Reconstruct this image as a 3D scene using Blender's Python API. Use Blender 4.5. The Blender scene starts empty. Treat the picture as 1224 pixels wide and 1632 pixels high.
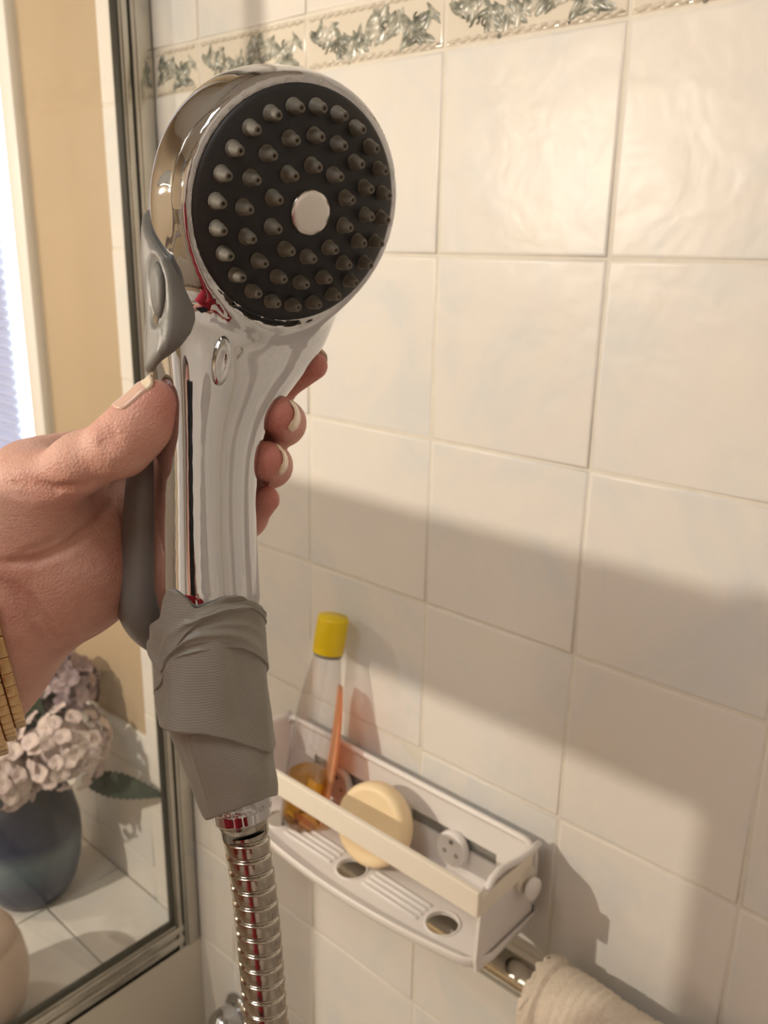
import bpy, bmesh, math, random
import numpy as np
from mathutils import Vector, Matrix

random.seed(7)
SC = bpy.context.scene
COL = SC.collection

# ------------------------------------------------------------------ camera
FPX = 1382.41
CAM = np.array([0.4517, -0.5650, 0.0028])
RM = np.array([[0.7428, 0.6693, 0.0172], [0.2053, -0.2033, -0.9574], [-0.6373, 0.7146, -0.2884]])
RM[0] /= np.linalg.norm(RM[0]); RM[2] -= RM[0] * RM[0].dot(RM[2]); RM[2] /= np.linalg.norm(RM[2]); RM[1] = np.cross(RM[2], RM[0])
cam = bpy.data.cameras.new('camera'); cam_o = bpy.data.objects.new('camera', cam); COL.objects.link(cam_o)
M4 = Matrix.Identity(4)
for i in range(3):
    M4[i][0], M4[i][1], M4[i][2], M4[i][3] = RM[0][i], -RM[1][i], -RM[2][i], CAM[i]
cam_o.matrix_world = M4
cam.sensor_fit = 'VERTICAL'; cam.sensor_height = 24.0; cam.lens = 24.0 * FPX / 1632.0
cam.clip_start = 0.01
cam.dof.use_dof = True; cam.dof.focus_distance = 0.305; cam.dof.aperture_fstop = 13.0
SC.camera = cam_o

# ------------------------------------------------------------------ world, lights, exposure
w = bpy.data.worlds.new('sky'); SC.world = w; w.use_nodes = True
bg = w.node_tree.nodes['Background']; bg.inputs[0].default_value = (0.80, 0.91, 1.0, 1); bg.inputs[1].default_value = 5.0
SC.view_settings.view_transform = 'Standard'; SC.view_settings.look = 'None'
SC.view_settings.gamma = 1.0; SC.view_settings.use_curve_mapping = False
SC.view_settings.exposure = 0.23


def light(name, kind, loc, power, color, size=0.1, rot=None, size_y=None):
    l = bpy.data.lights.new(name, kind); l.energy = power; l.color = color
    if kind == 'AREA':
        l.size = size
        if size_y: l.shape = 'RECTANGLE'; l.size_y = size_y
    else:
        l.shadow_soft_size = size
    o = bpy.data.objects.new(name, l); COL.objects.link(o); o.location = loc
    if rot: o.rotation_euler = rot
    return o


LAMP_A = np.array([-0.580, -1.310, 0.173])
LAMP_B = np.array([-0.98, -0.66, 0.137])
light('pendant_glow', 'POINT', LAMP_A, 43.0, (1.0, 0.86, 0.71), 0.010)
light('pendant_glow', 'POINT', LAMP_B, 6.0, (1.0, 0.87, 0.74), 0.012)
light('ceiling_fill', 'AREA', (0.1, -1.15, 0.90), 8.5, (1.0, 0.97, 0.94), 0.45)  # soft fill added below the ceiling, no fitting there

# ------------------------------------------------------------------ helpers


def V(a): return np.asarray(a, float)
def nrm(a): a = V(a); return a / np.linalg.norm(a)
def ray(x, y): return RM.T @ np.array([(x - 612.0) / FPX, (y - 816.0) / FPX, 1.0])
def px(x, y, t): return CAM + ray(x, y) * t               # point at depth t (metres along the view axis)
def at_y(x, y, Y): d = ray(x, y); return CAM + d * ((Y - CAM[1]) / d[1])
def at_x(x, y, X): d = ray(x, y); return CAM + d * ((X - CAM[0]) / d[0])
def at_z(x, y, Z): d = ray(x, y); return CAM + d * ((Z - CAM[2]) / d[2])


def mat(name, color, rough=0.5, metal=0.0, **k):
    m = bpy.data.materials.new(name); m.use_nodes = True
    nt = m.node_tree; b = nt.nodes['Principled BSDF']
    b.inputs['Base Color'].default_value = (*color, 1); b.inputs['Roughness'].default_value = rough; b.inputs['Metallic'].default_value = metal
    for kk, v in k.items():
        if kk in b.inputs: b.inputs[kk].default_value = v
    return m


def node(m, t, **k):
    n = m.node_tree.nodes.new(t)
    for a, v in k.items(): setattr(n, a, v)
    return n


def link(m, a, b): m.node_tree.links.new(a, b)
def bsdf(m): return m.node_tree.nodes['Principled BSDF']


def coords(m, kind='Object', scale=(1, 1, 1), rand=False):
    tc = node(m, 'ShaderNodeTexCoord'); mp = node(m, 'ShaderNodeMapping'); mp.inputs['Scale'].default_value = scale
    link(m, tc.outputs[kind], mp.inputs['Vector'])
    if rand:
        oi = node(m, 'ShaderNodeObjectInfo'); ml = node(m, 'ShaderNodeMath', operation='MULTIPLY'); ml.inputs[1].default_value = 37.0
        link(m, oi.outputs['Random'], ml.inputs[0]); link(m, ml.outputs[0], mp.inputs['Location'])
    return mp.outputs[0]


def noise(m, vec, scale, detail=3.0, rough=0.55, distortion=0.0):
    n = node(m, 'ShaderNodeTexNoise'); n.inputs['Scale'].default_value = scale; n.inputs['Detail'].default_value = detail
    n.inputs['Roughness'].default_value = rough; n.inputs['Distortion'].default_value = distortion
    link(m, vec, n.inputs['Vector']); return n.outputs[0]


def ramp(m, fac, stops):
    r = node(m, 'ShaderNodeValToRGB'); e = r.color_ramp.elements
    while len(e) < len(stops): e.new(0.5)
    for el, (p, c) in zip(e, stops): el.position = p; el.color = (*c, 1)
    link(m, fac, r.inputs[0]); return r.outputs[0]


def bump(m, h, strength, dist=0.001):
    b = node(m, 'ShaderNodeBump'); b.inputs['Strength'].default_value = strength; b.inputs['Distance'].default_value = dist
    link(m, h, b.inputs['Height']); link(m, b.outputs[0], bsdf(m).inputs['Normal'])


def noisy(name, c1, c2, scale, rough=0.5, bumps=None, rand=False, detail=3.0, **k):
    m = mat(name, c1, rough, **k); v = coords(m, rand=rand)
    link(m, ramp(m, noise(m, v, scale, detail), [(0.35, c1), (0.65, c2)]), bsdf(m).inputs['Base Color'])
    if bumps: bump(m, noise(m, v, bumps[0], 4.0), bumps[1], bumps[2])
    return m


def clear(name, tint, gloss=0.06, rough=0.02):
    """thin clear plastic or glass: light goes through tinted, the surface still shines"""
    m = bpy.data.materials.new(name); m.use_nodes = True; nt = m.node_tree; nt.nodes.clear()
    o = node(m, 'ShaderNodeOutputMaterial'); t = node(m, 'ShaderNodeBsdfTransparent'); g = node(m, 'ShaderNodeBsdfGlossy')
    t.inputs[0].default_value = (*tint, 1); g.inputs['Roughness'].default_value = rough
    lw = node(m, 'ShaderNodeLayerWeight'); lw.inputs[0].default_value = 0.25
    mr = node(m, 'ShaderNodeMapRange'); mr.inputs['To Min'].default_value = gloss; mr.inputs['To Max'].default_value = 0.75
    link(m, lw.outputs['Facing'], mr.inputs['Value'])
    pw = node(m, 'ShaderNodeMath', operation='POWER'); pw.inputs[1].default_value = 1.6; link(m, mr.outputs[0], pw.inputs[0])
    mx = node(m, 'ShaderNodeMixShader'); link(m, pw.outputs[0], mx.inputs[0]); link(m, t.outputs[0], mx.inputs[1]); link(m, g.outputs[0], mx.inputs[2])
    link(m, mx.outputs[0], o.inputs[0]); return m


def tag(o, label=None, cat=None, group=None, kind=None):
    for k, v in (('label', label), ('category', cat), ('group', group), ('kind', kind)):
        if v: o[k] = v
    return o


def empty(name, loc, label=None, cat=None, group=None, kind=None):
    o = bpy.data.objects.new(name, None); COL.objects.link(o); o.location = tuple(loc); o.empty_display_size = 0.02
    return tag(o, label, cat, group, kind)


def wloc(o):
    p = V(o.location)
    while o.parent: o = o.parent; p = p + V(o.location)
    return p


def obj(name, vf, m, parent=None, smooth=True, origin=None, **t):
    """links world-space verts and faces as one mesh object (origin at parent or origin)"""
    me = vf if isinstance(vf, bpy.types.Mesh) else None
    base = wloc(parent) if parent else np.zeros(3)
    og = V(origin) if origin is not None else base
    if me is None:
        v, f = vf; v = V(v).reshape(-1, 3) - og
        me = bpy.data.meshes.new(name); me.from_pydata(v.tolist(), [], [list(map(int, q)) for q in f]); me.update()
        bm = bmesh.new(); bm.from_mesh(me); bmesh.ops.recalc_face_normals(bm, faces=bm.faces); bm.to_mesh(me); bm.free()
        if smooth: me.polygons.foreach_set('use_smooth', [True] * len(me.polygons))
        me.materials.append(m)
    o = bpy.data.objects.new(name, me); COL.objects.link(o)
    if parent: o.parent = parent
    o.location = tuple(og - base)
    tag(o, **t); return o


def join(*parts):
    vs, fs, n = [], [], 0
    for v, f in parts:
        v = V(v).reshape(-1, 3); vs.append(v); fs += [[i + n for i in q] for q in f]; n += len(v)
    return np.concatenate(vs), fs


def box(lo, hi, bev=0.0, seg=2):
    lo, hi = V(lo), V(hi); bm = bmesh.new(); bmesh.ops.create_cube(bm, size=1.0)
    c, s = (lo + hi) / 2, hi - lo
    for v in bm.verts: v.co = Vector(tuple(c + s * V(v.co)))
    if bev > 0: bmesh.ops.bevel(bm, geom=list(bm.edges), offset=bev, segments=seg, profile=0.5, affect='EDGES')
    bm.verts.index_update(); r = ([tuple(v.co) for v in bm.verts], [[v.index for v in f.verts] for f in bm.faces]); bm.free(); return r


def frame_of(d):
    d = nrm(d); a = nrm(np.cross(d, [0, 0, 1.0] if abs(d[2]) < 0.9 else [1.0, 0, 0])); return d, a, np.cross(d, a)


def loft(rings, caps=(True, True), closed=False):
    n = len(rings[0]); v = np.concatenate([V(r) for r in rings]); f = []
    for i in range(len(rings) - (0 if closed else 1)):
        j = (i + 1) % len(rings)
        for k in range(n): f.append([i * n + k, i * n + (k + 1) % n, j * n + (k + 1) % n, j * n + k])
    if not closed:
        if caps[0]: f.append(list(range(n))[::-1])
        if caps[1]: f.append([(len(rings) - 1) * n + k for k in range(n)])
    return v, f


def sheet(grid):
    """open grid of points (rows x cols) -> quads"""
    g = V(grid); r, c = g.shape[:2]
    return g.reshape(-1, 3), [[i * c + j, i * c + j + 1, (i + 1) * c + j + 1, (i + 1) * c + j] for i in range(r - 1) for j in range(c - 1)]


def tube(pts, r, n=12, closed=False):
    pts = V(pts); m = len(pts); r = np.broadcast_to(V(r), (m,)); rings = []
    t = np.gradient(pts, axis=0) if not closed else np.roll(pts, -1, 0) - np.roll(pts, 1, 0)
    _, a, b = frame_of(t[0])
    for i in range(m):
        d = nrm(t[i]); a = nrm(a - d * a.dot(d)); b = np.cross(d, a)
        th = np.linspace(0, 2 * np.pi, n, endpoint=False)
        rings.append(pts[i] + r[i] * (np.cos(th)[:, None] * a + np.sin(th)[:, None] * b))
    return loft(rings, closed=closed)


def lathe(c, axis, prof, n=32):
    """prof: list of (radius, height along axis)"""
    d, a, b = frame_of(axis); th = np.linspace(0, 2 * np.pi, n, endpoint=False)
    return loft([V(c) + d * h + max(r, 1e-5) * (np.cos(th)[:, None] * a + np.sin(th)[:, None] * b) for r, h in prof])


def smooth_interp(xs, ys, n=400, sig=0.03):
    """dense, smooth curve through samples: returns a function of x"""
    X = np.linspace(xs[0], xs[-1], n); Y = np.interp(X, xs, ys); k = max(1, int(sig * n))
    g = np.exp(-0.5 * (np.arange(-3 * k, 3 * k + 1) / k) ** 2); g /= g.sum()
    Yp = np.concatenate([2 * Y[0] - Y[3 * k:0:-1], Y, 2 * Y[-1] - Y[-2:-3 * k - 2:-1]])
    Ys = np.convolve(Yp, g, 'valid')
    return lambda x: np.interp(x, X, Ys)


# signed-distance modelling: one continuous, smooth surface for the body of the shower and for the hand
def rc(P, a, b, r1, r2):
    a, b = V(a), V(b); ba = b - a; h = np.clip(((P - a) @ ba) / ba.dot(ba), 0, 1)
    return np.linalg.norm(P - a - h[:, None] * ba, axis=1) - (r1 + (r2 - r1) * h)


def ellip(P, c, ax, r):
    q = (P - V(c)) @ V(ax).T; r = V(r); k0 = np.linalg.norm(q / r, axis=1); k1 = np.linalg.norm(q / r ** 2, axis=1) + 1e-9
    return k0 * (k0 - 1) / k1


def smin(a, b, k):
    h = np.maximum(k - np.abs(a - b), 0) / k; return np.minimum(a, b) - h * h * k * 0.25


def smax(a, b, k): return -smin(-a, -b, k)


def chain(P, pts, rs, k=0.004):
    d = None
    for i in range(len(pts) - 1):
        e = rc(P, pts[i], pts[i + 1], rs[i], rs[i + 1]); d = e if d is None else smin(d, e, k)
    return d


def surface(f, lo, hi, h, newton=3):
    """surface nets of f = 0, then pulled onto the exact surface"""
    lo, hi = V(lo), V(hi); B = 6; H = h * B
    nb = np.ceil((hi - lo) / H).astype(int)
    gx = [lo[i] + H * (np.arange(nb[i]) + 0.5) for i in range(3)]
    Pc = np.stack(np.meshgrid(*gx, indexing='ij'), -1).reshape(-1, 3)
    near = (np.abs(f(Pc)) < H * 1.25).reshape(nb)
    n = nb * B
    D = np.repeat(np.repeat(np.repeat(np.where(f(Pc).reshape(nb) < 0, -1.0, 1.0), B, 0), B, 1), B, 2)
    mk = np.repeat(np.repeat(np.repeat(near, B, 0), B, 1), B, 2); idx = np.argwhere(mk)
    D[mk] = np.concatenate([f(lo + (q + 0.5) * h) for q in np.array_split(idx, max(1, len(idx) // 200000))])
    S = D < 0
    acc = np.zeros(tuple(n - 1) + (3,)); cnt = np.zeros(tuple(n - 1))
    sl = lambda o: tuple(slice(o[i], n[i] - 1 + o[i]) for i in range(3))
    cs = [(i, j, k) for i in (0, 1) for j in (0, 1) for k in (0, 1)]
    for a in cs:
        for ax in range(3):
            if a[ax]: continue
            b = tuple(a[i] + (i == ax) for i in range(3))
            da, db = D[sl(a)], D[sl(b)]; x = (da < 0) != (db < 0)
            t = np.where(x, da / np.where(x, da - db, 1), 0)
            p = np.array(a, float)[None, None, None, :] * np.ones(da.shape + (1,)); p[..., ax] += t
            acc += np.where(x[..., None], p, 0); cnt += x
    cell = cnt > 0; ids = -np.ones(cell.shape, int); ids[cell] = np.arange(cell.sum())
    ci = np.argwhere(cell); v = lo + (ci + 0.5 + acc[cell] / cnt[cell][:, None]) * h
    faces = []
    for ax in range(3):
        u, w_ = [i for i in range(3) if i != ax]
        a = [slice(1, n[i] - 1) for i in range(3)]; a[ax] = slice(0, n[ax] - 1); b = list(a); b[ax] = slice(1, n[ax])
        e = np.argwhere(S[tuple(a)] != S[tuple(b)]); e[:, u] += 1; e[:, w_] += 1
        q = []
        for du, dw in ((-1, -1), (0, -1), (0, 0), (-1, 0)):
            c = e.copy(); c[:, u] += du; c[:, w_] += dw; q.append(ids[c[:, 0], c[:, 1], c[:, 2]])
        q = np.stack(q, 1); faces.append(q[(q >= 0).all(1)])
    faces = np.concatenate(faces)
    e = h * 0.25
    for _ in range(newton):
        d = f(v); g = np.stack([f(v + e * np.eye(3)[i]) - f(v - e * np.eye(3)[i]) for i in range(3)], 1) / (2 * e)
        g2 = (g * g).sum(1) + 1e-6; v = v - g * np.clip(d / g2, -h, h)[:, None]
    return v, faces.tolist()


def march(f, x, y, t0=0.2, t1=0.6):
    """where the sight line through a measured point meets surface f"""
    d = ray(x, y); t = t0
    for _ in range(120):
        s = f((CAM + d * t)[None])[0]
        if abs(s) < 5e-5 or t > t1: break
        t += s * 0.6
    return CAM + d * t


def grad(f, p, e=4e-4):
    p = V(p); return nrm([f((p + e * np.eye(3)[i])[None])[0] - f((p - e * np.eye(3)[i])[None])[0] for i in range(3)])


# ------------------------------------------------------------------ materials
def tile_mat(name, c1, c2, c3):
    m = mat(name, c1, 0.32); bsdf(m).inputs['Specular IOR Level'].default_value = 0.30; v = coords(m, rand=True)
    n1 = noise(m, v, 9.0, 5.0, 0.62, 0.8)
    link(m, ramp(m, n1, [(0.36, c2), (0.50, c1), (0.66, c3)]), bsdf(m).inputs['Base Color'])
    h = noise(m, v, 26.0, 2.5, 0.5, 0.3); bump(m, h, 0.55, 0.0022)
    return m


M_TILE = tile_mat('glazed_tile', (0.76, 0.73, 0.685), (0.70, 0.70, 0.685), (0.78, 0.74, 0.685))
M_GROUT = noisy('grout', (0.76, 0.72, 0.64), (0.70, 0.66, 0.58), 60.0, 0.8)
M_PLASTER = noisy('cream_paint', (0.45, 0.345, 0.225), (0.47, 0.36, 0.235), 8.0, 0.55, (220.0, 0.15, 0.0004))
M_CEIL = mat('ceiling_paint', (0.72, 0.70, 0.66), 0.7)
M_FLOOR = noisy('floor_vinyl', (0.30, 0.24, 0.18), (0.36, 0.29, 0.22), 5.0, 0.4)
M_WHITE = mat('white_gloss_paint', (0.82, 0.80, 0.77), 0.3)
M_KERB = noisy('cream_panel', (0.60, 0.56, 0.47), (0.62, 0.58, 0.49), 6.0, 0.35)
M_ALU = noisy('brushed_aluminium', (0.50, 0.48, 0.43), (0.56, 0.54, 0.49), 30.0, 0.20, metal=1.0)
M_SEAL = mat('black_rubber_seal', (0.05, 0.048, 0.035), 0.5)
M_GLASS = clear('clear_glass', (0.96, 0.97, 0.96), 0.05)
M_CHROME = mat('chrome', (0.54, 0.55, 0.57), 0.03, 1.0)
M_CHROME2 = mat('worn_chrome', (0.58, 0.55, 0.48), 0.16, 1.0)
M_STEEL = mat('hose_steel', (0.42, 0.39, 0.34), 0.16, 1.0)
M_SATIN = mat('satin_chrome', (0.72, 0.70, 0.68), 0.30, 1.0)
M_GREY = mat('grey_plastic', (0.150, 0.146, 0.135), 0.42)
M_GREYD = mat('grey_button_plastic', (0.125, 0.122, 0.114), 0.5)
M_BLACK = noisy('black_plastic', (0.010, 0.010, 0.011), (0.014, 0.014, 0.015), 300.0, 0.55)
M_RUBBER = noisy('grey_rubber', (0.165, 0.155, 0.125), (0.13, 0.122, 0.10), 200.0, 0.6)
M_PLAS = mat('white_plastic', (0.80, 0.765, 0.745), 0.32)
M_PLASI = mat('ivory_plastic', (0.85, 0.79, 0.68), 0.35)
M_SLOT = mat('grey_slot', (0.20, 0.19, 0.175), 0.5)

# ------------------------------------------------------------------ the room
G = 0.15
wall = obj('wall_back', join(box((-1.7, 0.004, -1.5), (-1.20, 0.10, 0.95)), box((-1.20, 0.004, 0.70), (-0.688, 0.10, 0.95)),
                             box((-1.20, 0.004, -1.5), (-0.688, 0.10, -0.60)), box((-0.688, 0.004, -1.5), (1.30, 0.10, 0.95))), M_PLASTER, None, False, kind='structure')
obj('grout_bed', join(box((-0.478, 0.0009, -1.5), (1.30, 0.0042, 0.95)), box((-1.7, 0.0009, -1.0), (-0.478, 0.0042, -0.638))), M_GROUT, wall, False)
obj('wall_left', box((-1.8, -2.2, -1.5), (-1.7, 0.1, 0.95)), M_PLASTER, None, False, kind='structure')
obj('wall_right', box((1.30, -2.2, -1.5), (1.40, 0.1, 0.95)), M_TILE, None, False, kind='structure')
obj('wall_front', box((-1.8, -2.3, -1.5), (1.40, -2.2, 0.95)), M_PLASTER, None, False, kind='structure')
obj('floor', box((-1.8, -2.3, -1.6), (1.40, 0.1, -1.5)), M_FLOOR, None, False, kind='structure')
obj('ceiling', box((-1.8, -2.3, 0.95), (1.40, 0.1, 1.05)), M_CEIL, None, False, kind='structure')


def tile_vf(wd, ht, gap=0.0020, th=0.005, rnd=0.0019):
    """one glazed tile with rounded edges, front face towards -Y, lower left corner at the origin"""
    rings = []
    for ins, y in ((0, 0.004), (0, rnd * 0.75), (rnd * 0.30, rnd * 0.22), (rnd, 0.0), (rnd * 1.5, 0.0)):
        a = gap / 2 + ins; rings.append([(a, y, a), (wd - a, y, a), (wd - a, y, ht - a), (a, y, ht - a)])
    return loft(rings)


tile_cache = {}


def put_tile(parent, x, z, wd, ht, name='tile', m=M_TILE):
    key = (round(wd, 4), round(ht, 4), name)
    if key not in tile_cache:
        tile_cache[key] = obj(name, tile_vf(wd, ht), m, parent, True, origin=(0, 0, 0)); o = tile_cache[key]
    else:
        o = tile_cache[key].copy(); COL.objects.link(o)
    o.location = (x - parent.location[0], random.uniform(-0.00025, 0.00025), z); o.rotation_euler = (random.uniform(-.004, .004), 0, random.uniform(-.004, .004))
    return o


BZ0, BZ1 = 0.148, 0.192
for r in range(-10, 1):                                      # rows below the border
    for c in range(-2, 8): put_tile(wall, c * G, r * G, G, G - (0.002 if r == 0 else 0))
    put_tile(wall, -0.378, r * G, 0.078, G); put_tile(wall, -0.480, r * G, 0.102, G)
for r in range(5):                                           # rows above the border
    z = BZ1 + r * G
    for c in range(-2, 8): put_tile(wall, c * G, z, G, G)
    put_tile(wall, -0.378, z, 0.078, G)
put_tile(wall, -0.480, 0.150, 0.102, G)
for r in range(4): put_tile(wall, -0.480, 0.30 + r * G, 0.102, G)
for c in range(8):                                           # dado beyond the screen
    x = -0.480 - (c + 1) * G
    put_tile(wall, x, -0.700, G, 0.062); put_tile(wall, x, -0.850, G, G)
    put_tile(wall, x, -0.908, G, 0.058)

# border tiles with embossed leaves
M_BORD = mat('border_glaze', (0.74, 0.68, 0.58), 0.16)
M_LEAF_R = mat('embossed_leaf_glaze', (0.22, 0.22, 0.18), 0.26)
v_ = coords(M_LEAF_R, rand=True)
link(M_LEAF_R, ramp(M_LEAF_R, noise(M_LEAF_R, v_, 95.0, 3.0, 0.6), [(0.34, (0.12, 0.125, 0.10)), (0.48, (0.28, 0.285, 0.235)), (0.62, (0.60, 0.57, 0.49))]), bsdf(M_LEAF_R).inputs['Base Color'])
M_ROPE = noisy('embossed_rope_glaze', (0.60, 0.54, 0.45), (0.72, 0.66, 0.56), 160.0, 0.12)


def relief_leaf(cx, cz, ang, L, W, hgt):
    """pointed leaf raised from the tile, with a midrib fold"""
    g = []
    for i in range(6):
        s = i / 5.0; ww = W * math.sin(math.pi * min(1, s * 0.93 + 0.05)) ** 0.8; row = []
        for j in (-1, -0.5, 0, 0.5, 1):
            a, b = (s - 0.5) * L, j * ww / 2; yy = -hgt * (1.0 - 0.85 * abs(j)) * math.sin(math.pi * (0.08 + 0.88 * s))
            row.append((cx + a * math.cos(ang) - b * math.sin(ang), yy - 0.0001, cz + a * math.sin(ang) + b * math.cos(ang)))
        g.append(row)
    return sheet(g)


BH = BZ1 - BZ0


def local(name, vf, m, parent, **t):
    """a part whose points are given in its parent's own space"""
    return obj(name, (V(vf[0]) + wloc(parent), vf[1]), m, parent, **t)


b0 = obj('border_tile', tile_vf(G, BH), M_BORD, wall, True, origin=(0, 0, 0)); b0.location = (0, 0, BZ0)
rg = random.Random(3); L_ = []
for i in range(60):
    x = 0.010 + 0.130 * (i + rg.random() * 0.6) / 60; z = BH * 0.46 + 0.005 * math.sin(x * 90) + rg.uniform(-0.009, 0.009)
    L_.append(relief_leaf(x, z, rg.choice([0.6, 1.1, 2.2, 2.6, -0.5, 3.6, 4.3]) + rg.uniform(-.4, .4), rg.uniform(0.013, 0.021), rg.uniform(0.0045, 0.0085), rg.uniform(0.0008, 0.0018)))
for i in range(9):
    a = rg.uniform(0, 6.28); x = 0.014 + 0.122 * rg.random(); z = BH * 0.46 + rg.uniform(-.009, .009)
    L_.append(tube([(x + 0.0035 * math.cos(a + t) * (1 - t / 9), -0.0008, z + 0.0035 * math.sin(a + t) * (1 - t / 9)) for t in np.linspace(0, 4.5, 12)], 0.0006, 5))
R_ = []
for zz, cnt in ((0.0042, 15), (BH - 0.0042, 15)):
    for i in range(cnt):
        x = 0.005 + 0.140 * (i + 0.5) / cnt; R_.append(relief_leaf(x, zz, 0.28, 0.0105, 0.0034, 0.0016))
    R_.append(tube([(0.003, -0.0001, zz), (0.147, -0.0001, zz)], 0.0007, 6))
leaf0 = local('leaf_relief', join(*L_), M_LEAF_R, b0, kind='stuff'); rope0 = local('rope_relief', join(*R_), M_ROPE, b0, kind='stuff')
for c in [-2, -1] + list(range(1, 8)):
    b = b0.copy(); COL.objects.link(b); b.location = (c * G, 0, BZ0)
    for ch in (leaf0, rope0): k = ch.copy(); COL.objects.link(k); k.parent = b
bc = obj('border_tile', tile_vf(0.074, BH), M_BORD, wall, True, origin=(0, 0, 0)); bc.location = (-0.374, 0, BZ0)   # cut piece beside the screen
for nm, src, mm in (('leaf_relief', L_, M_LEAF_R), ('rope_relief', R_, M_ROPE)):
    sel = [(V(q[0]) - V((0.076, 0, 0)), q[1]) for q in src if V(q[0])[:, 0].min() > 0.078 and V(q[0])[:, 0].max() < 0.149]
    local(nm, join(*sel), mm, bc, kind='stuff')

# ledge beyond the screen
ledge = obj('trim_1', join(box((-1.7, -0.62, -1.5), (-0.380, 0.004, -0.910)), box((-0.380, -0.62, -1.5), (-0.376, 0.0, -0.905))), M_KERB, None, False, kind='structure')
lt = None
for i in range(6):
    for j in range(4):
        if lt is None:
            v, f = tile_vf(0.200, 0.1158)
            lt = obj('ledge_tile', (V([(a, c, -b) for a, b, c in v]), f), M_TILE, ledge, True, origin=(0, 0, 0)); o = lt
        else: o = lt.copy(); COL.objects.link(o)
        o.location = (-0.381 - (i + 1) * 0.200, -(j + 1) * 0.1158, -0.905 + random.uniform(-.0002, .0002))

# window with a cellular blind
win = obj('window_1', join(box((-1.20, 0.055, -0.60), (-1.165, 0.085, 0.70)), box((-0.712, 0.055, -0.60), (-0.688, 0.085, 0.70)), box((-1.165, 0.055, 0.65), (-0.712, 0.085, 0.70)), box((-1.165, 0.055, -0.60), (-0.712, 0.085, -0.57))), M_WHITE, None, False, kind='structure')
obj('window_pane', box((-1.165, 0.068, -0.57), (-0.712, 0.072, 0.65)), M_GLASS, win, False)
obj('casing', join(box((-0.693, -0.011, -0.615), (-0.661, 0.006, 0.74), 0.002), box((-1.24, -0.011, -0.615), (-1.195, 0.006, 0.74), 0.002), box((-1.195, -0.011, 0.695), (-0.693, 0.006, 0.74), 0.002)), M_WHITE, win)
obj('sill', box((-1.25, -0.030, -0.637), (-0.655, 0.055, -0.612), 0.004), M_WHITE, win)
M_BLIND = mat('blind_fabric', (0.62, 0.62, 0.70), 0.8)
tr = node(M_BLIND, 'ShaderNodeBsdfTranslucent'); tr.inputs[0].default_value = (0.62, 0.62, 0.72, 1)
ms = node(M_BLIND, 'ShaderNodeMixShader'); ms.inputs[0].default_value = 0.5
link(M_BLIND, bsdf(M_BLIND).outputs[0], ms.inputs[1]); link(M_BLIND, tr.outputs[0], ms.inputs[2]); link(M_BLIND, ms.outputs[0], M_BLIND.node_tree.nodes['Material Output'].inputs[0])
bl = empty('cellular_blind', (-0.96, 0.03, -0.55), 'white pleated cellular blind hanging in the bright window at the left', 'blind')
zz = np.arange(-0.54, 0.66, 0.0072)
obj('pleated_cloth', join(*[sheet([[(-1.185, 0.030 + sg * (0.006 if i % 2 else -0.003), z), (-0.815, 0.030 + sg * (0.006 if i % 2 else -0.003), z)] for i, z in enumerate(zz)]) for sg in (1, -1)]), M_BLIND, bl, False)
obj('bottom_rail', box((-1.185, 0.022, -0.556), (-0.815, 0.040, -0.540), 0.003), M_WHITE, bl)
obj('head_rail', box((-1.19, 0.016, 0.655), (-0.800, 0.046, 0.695), 0.003), M_WHITE, bl)

# shower screen: aluminium frame and clear pane, standing out from the wall
XS = -0.378
scr = empty('shower_screen', (XS, -0.25, -0.905), 'clear glass shower screen in a thin aluminium frame, standing on the tiled ledge', 'screen')
obj('wall_channel', join(box((XS - 0.016, -0.0235, -0.905), (XS + 0.002, 0.0, 0.90), 0.0015), box((XS + 0.0018, -0.0200, -0.905), (XS + 0.004, -0.0035, 0.90), 0.0008)), M_ALU, scr)
obj('door_stile', join(box((XS - 0.014, -0.0360, -0.917), (XS - 0.001, -0.0245, 0.90), 0.001), box((XS - 0.003, -0.0335, -0.917), (XS + 0.0015, -0.0270, 0.90), 0.0007)), M_ALU, scr)
obj('bottom_rail', join(box((XS - 0.014, -0.60, -0.917), (XS - 0.001, -0.0245, -0.864), 0.0015), *[box((XS - 0.003, -0.60, z), (XS + 0.0018, -0.0250, z + h), 0.0007) for z, h in ((-0.878, 0.010), (-0.897, 0.012), (-0.914, 0.009))]), M_ALU, scr)
obj('top_rail', box((XS - 0.014, -0.60, 0.86), (XS - 0.001, -0.0245, 0.90), 0.0015), M_ALU, scr)
obj('end_stile', box((XS - 0.014, -0.613, -0.917), (XS - 0.001, -0.600, 0.90), 0.001), M_ALU, scr)
obj('seal', join(box((XS - 0.011, -0.0395, -0.864), (XS - 0.0005, -0.0360, 0.86)), box((XS - 0.011, -0.60, -0.864), (XS - 0.0005, -0.0360, -0.8605)), box((XS - 0.004, -0.60, -0.9205), (XS + 0.001, -0.0200, -0.9170)), box((XS - 0.001, -0.0248, -0.917), (XS + 0.0005, -0.0232, 0.90))), M_SEAL, scr, False)
obj('glass_pane', box((XS - 0.008, -0.60, -0.8605), (XS - 0.003, -0.0395, 0.86)), M_GLASS, scr, False)

# ------------------------------------------------------------------ hand shower
F0 = px(475.5, 331.7, 0.3138); NF = nrm((0.9575, -0.2050, -0.2020))
D0 = nrm(px(333, 1080, 0.3374) - px(412, 500, 0.3340))          # down the handle
EF = nrm(NF - D0 * NF.dot(D0)); ES = np.cross(D0, EF)
if ES @ RM[0] < 0: ES = -ES
U_ = nrm(-D0 + NF * NF.dot(D0)); S_ = np.cross(U_, NF)            # in the plane of the spray face
if S_ @ RM[0] < 0: S_ = -S_
O0 = F0 - NF * 0.017

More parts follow.
